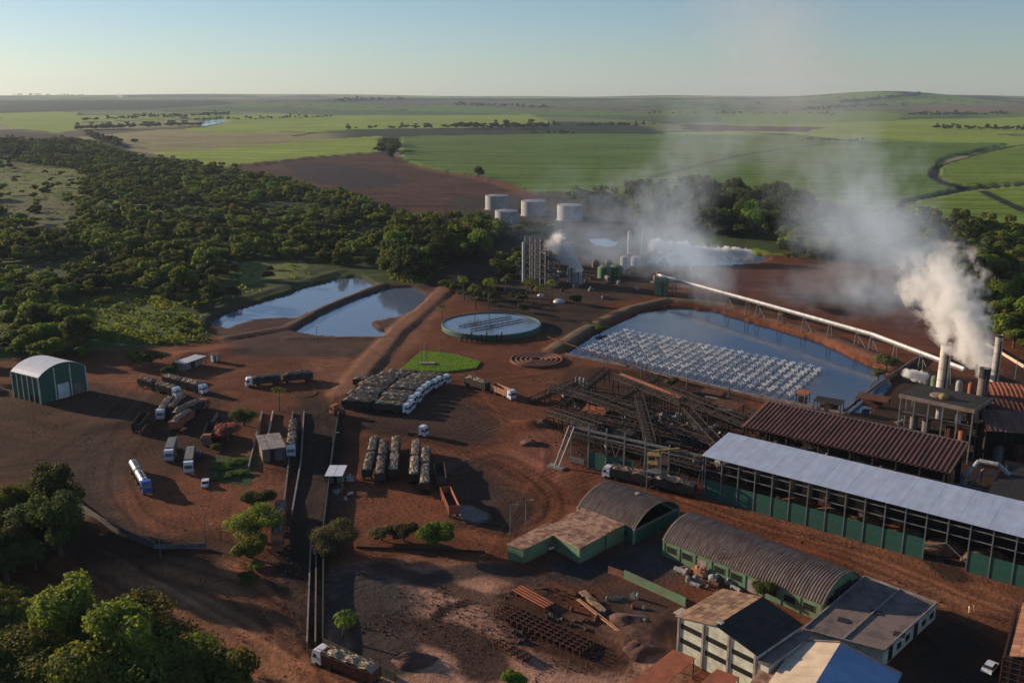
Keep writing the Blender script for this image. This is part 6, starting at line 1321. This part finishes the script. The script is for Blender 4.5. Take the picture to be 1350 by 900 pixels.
# --- three people
def person(px, py, label, shirt, rz=0):
    t = bpy.data.meshes.new('body'); bm = bmesh.new(); V = {}
    J = dict(p=(0, 0, .95, .15), c=(0, 0, 1.35, .17), n=(0, 0, 1.52, .06), h=(.01, 0, 1.68, .10), hl=(0, .1, .9, .11), kl=(.06, .1, .5, .07), fl=(-.02, .11, .07, .05), tl=(.14, .11, .04, .04), hr=(0, -.1, .9, .11), kr=(.02, -.1, .5, .07), fr=(-.1, -.1, .07, .05), tr=(.06, -.1, .04, .04), sl=(0, .2, 1.42, .07), el=(0, .26, 1.15, .045), wl=(.08, .26, .92, .035), sr=(0, -.2, 1.42, .07), er=(0, -.26, 1.15, .045), wr=(.08, -.26, .92, .035))
    for k, v in J.items(): V[k] = bm.verts.new(v[:3])
    for a, b in ('pc', 'cn', 'nh'): bm.edges.new((V[a], V[b]))
    for a, b in (('p', 'hl'), ('hl', 'kl'), ('kl', 'fl'), ('fl', 'tl'), ('p', 'hr'), ('hr', 'kr'), ('kr', 'fr'), ('fr', 'tr'), ('c', 'sl'), ('sl', 'el'), ('el', 'wl'), ('c', 'sr'), ('sr', 'er'), ('er', 'wr')): bm.edges.new((V[a], V[b]))
    bm.to_mesh(t); bm.free(); o = bpy.data.objects.new('person', t); COL.objects.link(o); t.materials.append(M[shirt]); md = o.modifiers.new('skin', 'SKIN')
    for i, v in enumerate(J.values()): t.skin_vertices[0].data[i].radius = (v[3], v[3])
    t.skin_vertices[0].data[0].use_root = True; o.modifiers.new('sub', 'SUBSURF').levels = 1; o.location = (*G(px, py), 0); o.rotation_euler = (0, 0, rz); tag(o, label, 'person')
person(1277, 808, 'person in pale clothes standing on the road right of the flat-roofed building, left of two', 'cream'); person(1284, 806, 'person in pale clothes standing on the road right of the flat-roofed building, right of two', 'tantrailer', 1); person(840, 790, 'person in white clothes standing in the scrap yard behind the low green wall', 'white', 2)
# ================================================================ SMOKE AND STEAM
def plume(name, label, a, b, r0, r1, dens, col=(.86, .87, .88), ns=.06, lump_=1.0, edge=2.5, flat=1.0, fade=(.0, 1.0), aniso=.1, step=None, power=1.0):
    """smoke along the axis a-b whose radius grows from r0 to r1; noise eats into its edge"""
    a = Vector(a); b = Vector(b); L_ = (b - a).length; q = (b - a).to_track_quat('X', 'Z'); mrg = 1.5
    m = MB(); n = 10; P_ = []
    for x, r in ((-r0 * .3, r0 * mrg), (L_, r1 * mrg)):
        for k in range(n): t = 6.2832 * k / n; P_.append((x, r * math.cos(t) / math.cos(math.pi / n), r * flat * math.sin(t) / math.cos(math.pi / n)))
    m.add(P_, [(k, (k + 1) % n, (k + 1) % n + n, k + n) for k in range(n)] + [tuple(range(n - 1, -1, -1)), tuple(range(n, 2 * n))])
    mt = bpy.data.materials.new(name + '_volume'); mt.use_nodes = True; t = mt.node_tree; t.nodes.remove(t.nodes['Principled BSDF']); L = t.links.new
    tc = nd(t, 'ShaderNodeTexCoord'); sp = nd(t, 'ShaderNodeSeparateXYZ'); L(tc.outputs['Object'], sp.inputs[0])
    def mt_(op, x, y=0, z=0):
        k = nd(t, 'ShaderNodeMath', operation=op)
        for i, v in enumerate((x, y, z)):
            if isinstance(v, (int, float)): k.inputs[i].default_value = v
            else: L(v, k.inputs[i])
        return k.outputs[0]
    f = mt_('DIVIDE', sp.outputs[0], L_); f = mt_('MAXIMUM', f, 0)
    rad = mt_('MULTIPLY_ADD', mt_('POWER', f, power), r1 - r0, r0)
    d = mt_('SQRT', mt_('ADD', mt_('POWER', sp.outputs[1], 2), mt_('POWER', mt_('DIVIDE', sp.outputs[2], flat), 2)))
    rel = mt_('DIVIDE', d, rad)
    nz = nd(t, 'ShaderNodeTexNoise'); nz.inputs['Scale'].default_value = ns; nz.inputs['Detail'].default_value = 5; nz.inputs['Roughness'].default_value = .66; L(tc.outputs['Object'], nz.inputs['Vector'])
    nn = mt_('MULTIPLY', mt_('SUBTRACT', nz.outputs[0], .5), lump_ * 3.2)
    core = mt_('MULTIPLY', mt_('ADD', mt_('SUBTRACT', .85, rel), nn), edge)
    c1 = nd(t, 'ShaderNodeClamp'); L(core, c1.inputs[0]); 
    # thins out along the way, and at both ends
    thin = mt_('POWER', mt_('DIVIDE', r0, rad), .6); k0 = nd(t, 'ShaderNodeMapRange', interpolation_type='SMOOTHSTEP'); L(f, k0.inputs[0]); k0.inputs[1].default_value = 1.0; k0.inputs[2].default_value = 1 - max(.05, fade[1]); k0.inputs[3].default_value = 0; k0.inputs[4].default_value = 1
    k1 = nd(t, 'ShaderNodeMapRange', interpolation_type='SMOOTHSTEP'); L(f, k1.inputs[0]); k1.inputs[1].default_value = -.02; k1.inputs[2].default_value = fade[0] + .001; k1.inputs[3].default_value = 0 if fade[0] > 0 else 1; k1.inputs[4].default_value = 1
    e = nd(t, 'ShaderNodeMapRange', interpolation_type='SMOOTHSTEP'); L(rel, e.inputs[0]); e.inputs[1].default_value = 1.48; e.inputs[2].default_value = .9; e.inputs[3].default_value = 0; e.inputs[4].default_value = 1
    dn = mt_('MULTIPLY', mt_('MULTIPLY', mt_('MULTIPLY', c1.outputs[0], k0.outputs[0]), mt_('MULTIPLY', k1.outputs[0], e.outputs[0])), mt_('MULTIPLY', thin, dens))
    v = nd(t, 'ShaderNodeVolumePrincipled'); v.inputs['Color'].default_value = (*col, 1); v.inputs['Anisotropy'].default_value = aniso; L(dn, v.inputs['Density']); L(v.outputs[0], t.nodes['Material Output'].inputs['Volume'])
    try: mt.cycles.volume_step_rate = step or 1.0
    except Exception: mt.volume_step_rate = step or 1.0
    o = m.build(name, mt, kind='stuff'); o.location = a; o.rotation_mode = 'QUATERNION'; o.rotation_quaternion = q; o['label'] = label; o['category'] = 'smoke'
    return o
CH = G(1287, 580)
S0 = Vector((CH[0], CH[1], 21)); S1 = WP(1225, 345, 315); S2 = WP(1120, 300, 420)
plume('chimney_steam', 'thick white smoke plume rising leftwards from the dark-topped chimney', S0, S1, 1.9, 13.5, .6, (.97, .965, .95), ns=.13, lump_=1.9, edge=3, fade=(0, .22), power=.75)
plume('drifting_smoke', 'thinner blue-grey smoke spreading leftwards from the white plume', WP(1222, 395, 300), WP(1085, 215, 500), 13, 46, .019, (.72, .85, 1.0), .05, 1.5, 1.6, fade=(.15, .5))
plume('low_smoke', 'thin smoke veil lying over the red bare ground behind the conveyor', WP(1190, 400, 330), WP(1010, 365, 430), 12, 20, .010, (.80, .88, .97), .06, 1.4, 1.5, flat=.7, fade=(.2, .5))
plume('high_smoke', 'faint brownish smoke column climbing to the sky over the fields', WP(1085, 240, 480), WP(985, -60, 760), 34, 66, .0048, (.74, .78, .84), .024, 1.3, 1.4, fade=(.25, .15))
plume('second_smoke', 'faint pale smoke column rising from the far end of the reservoir', WP(890, 300, 520), WP(960, 100, 760), 20, 50, .0036, (.76, .86, 1.0), .03, 1.4, 1.4, fade=(.3, .4))
plume('pond_smoke', 'blue-grey smoke drifting upward over the far end of the reservoir', WP(950, 402, 440), WP(840, 225, 660), 9, 40, .020, (.72, .86, 1.0), .055, 1.6, 1.6, fade=(.12, .5))
plume('tower_smoke', 'thin blue smoke veil drifting over the storage tanks', WP(970, 372, 470), WP(690, 280, 680), 14, 42, .013, (.64, .80, 1.0), .045, 1.4, 1.4, fade=(.15, .4))
plume('tower_steam', 'small white steam plume beside the frame tower', WP(767, 357, 512), WP(722, 312, 512), 1.8, 8.5, 1.2, (.97, .965, .95), ns=.3, edge=3, fade=(0, .25))
plume('wall_steam', 'low white steam cloud over the far pond', WP(992, 336, 580), WP(852, 323, 592), 3.6, 4.6, 1.6, (.985, .97, .95), .2, 1.1, 3, fade=(.1, .15))
plume('ground_steam', 'small white steam puff left of the thick pale chimney', WP(1222, 498, 322), WP(1188, 491, 322), 2.4, 1.8, 1.0, (.97, .965, .95), ns=.4, edge=3, fade=(.1, .3))
plume('distant_smoke', 'tiny white smoke puff far away on the horizon', (*G2(160, 129), H1(*G2(160, 129)) + 5), (G2(160, 129)[0] - 60, G2(160, 129)[1], H1(*G2(160, 129)) + 70), 18, 45, .03, ns=.01, fade=(.1, .5))
# ================================================================ HAZE
def haze_box():
    hz = MB().box(-13000, 13000, -300, 16500, float(GX[2].min()) - 1.0, max(float(GX[2].max()) + 25, 330.0))
    o = hz.build('haze', None, kind='stuff'); o['label'] = 'thin pale blue haze lying over the whole landscape'; o['category'] = 'haze'
    m = bpy.data.materials.new('haze'); m.use_nodes = True; t = m.node_tree; t.nodes.remove(t.nodes['Principled BSDF'])
    v = nd(t, 'ShaderNodeVolumePrincipled'); v.inputs['Color'].default_value = (.62, .78, 1.0, 1); v.inputs['Density'].default_value = HAZE_D; v.inputs['Anisotropy'].default_value = .2
    t.links.new(v.outputs[0], t.nodes['Material Output'].inputs['Volume']); o.data.materials.append(m)
HAZE_D = 2.9e-5
haze_box()
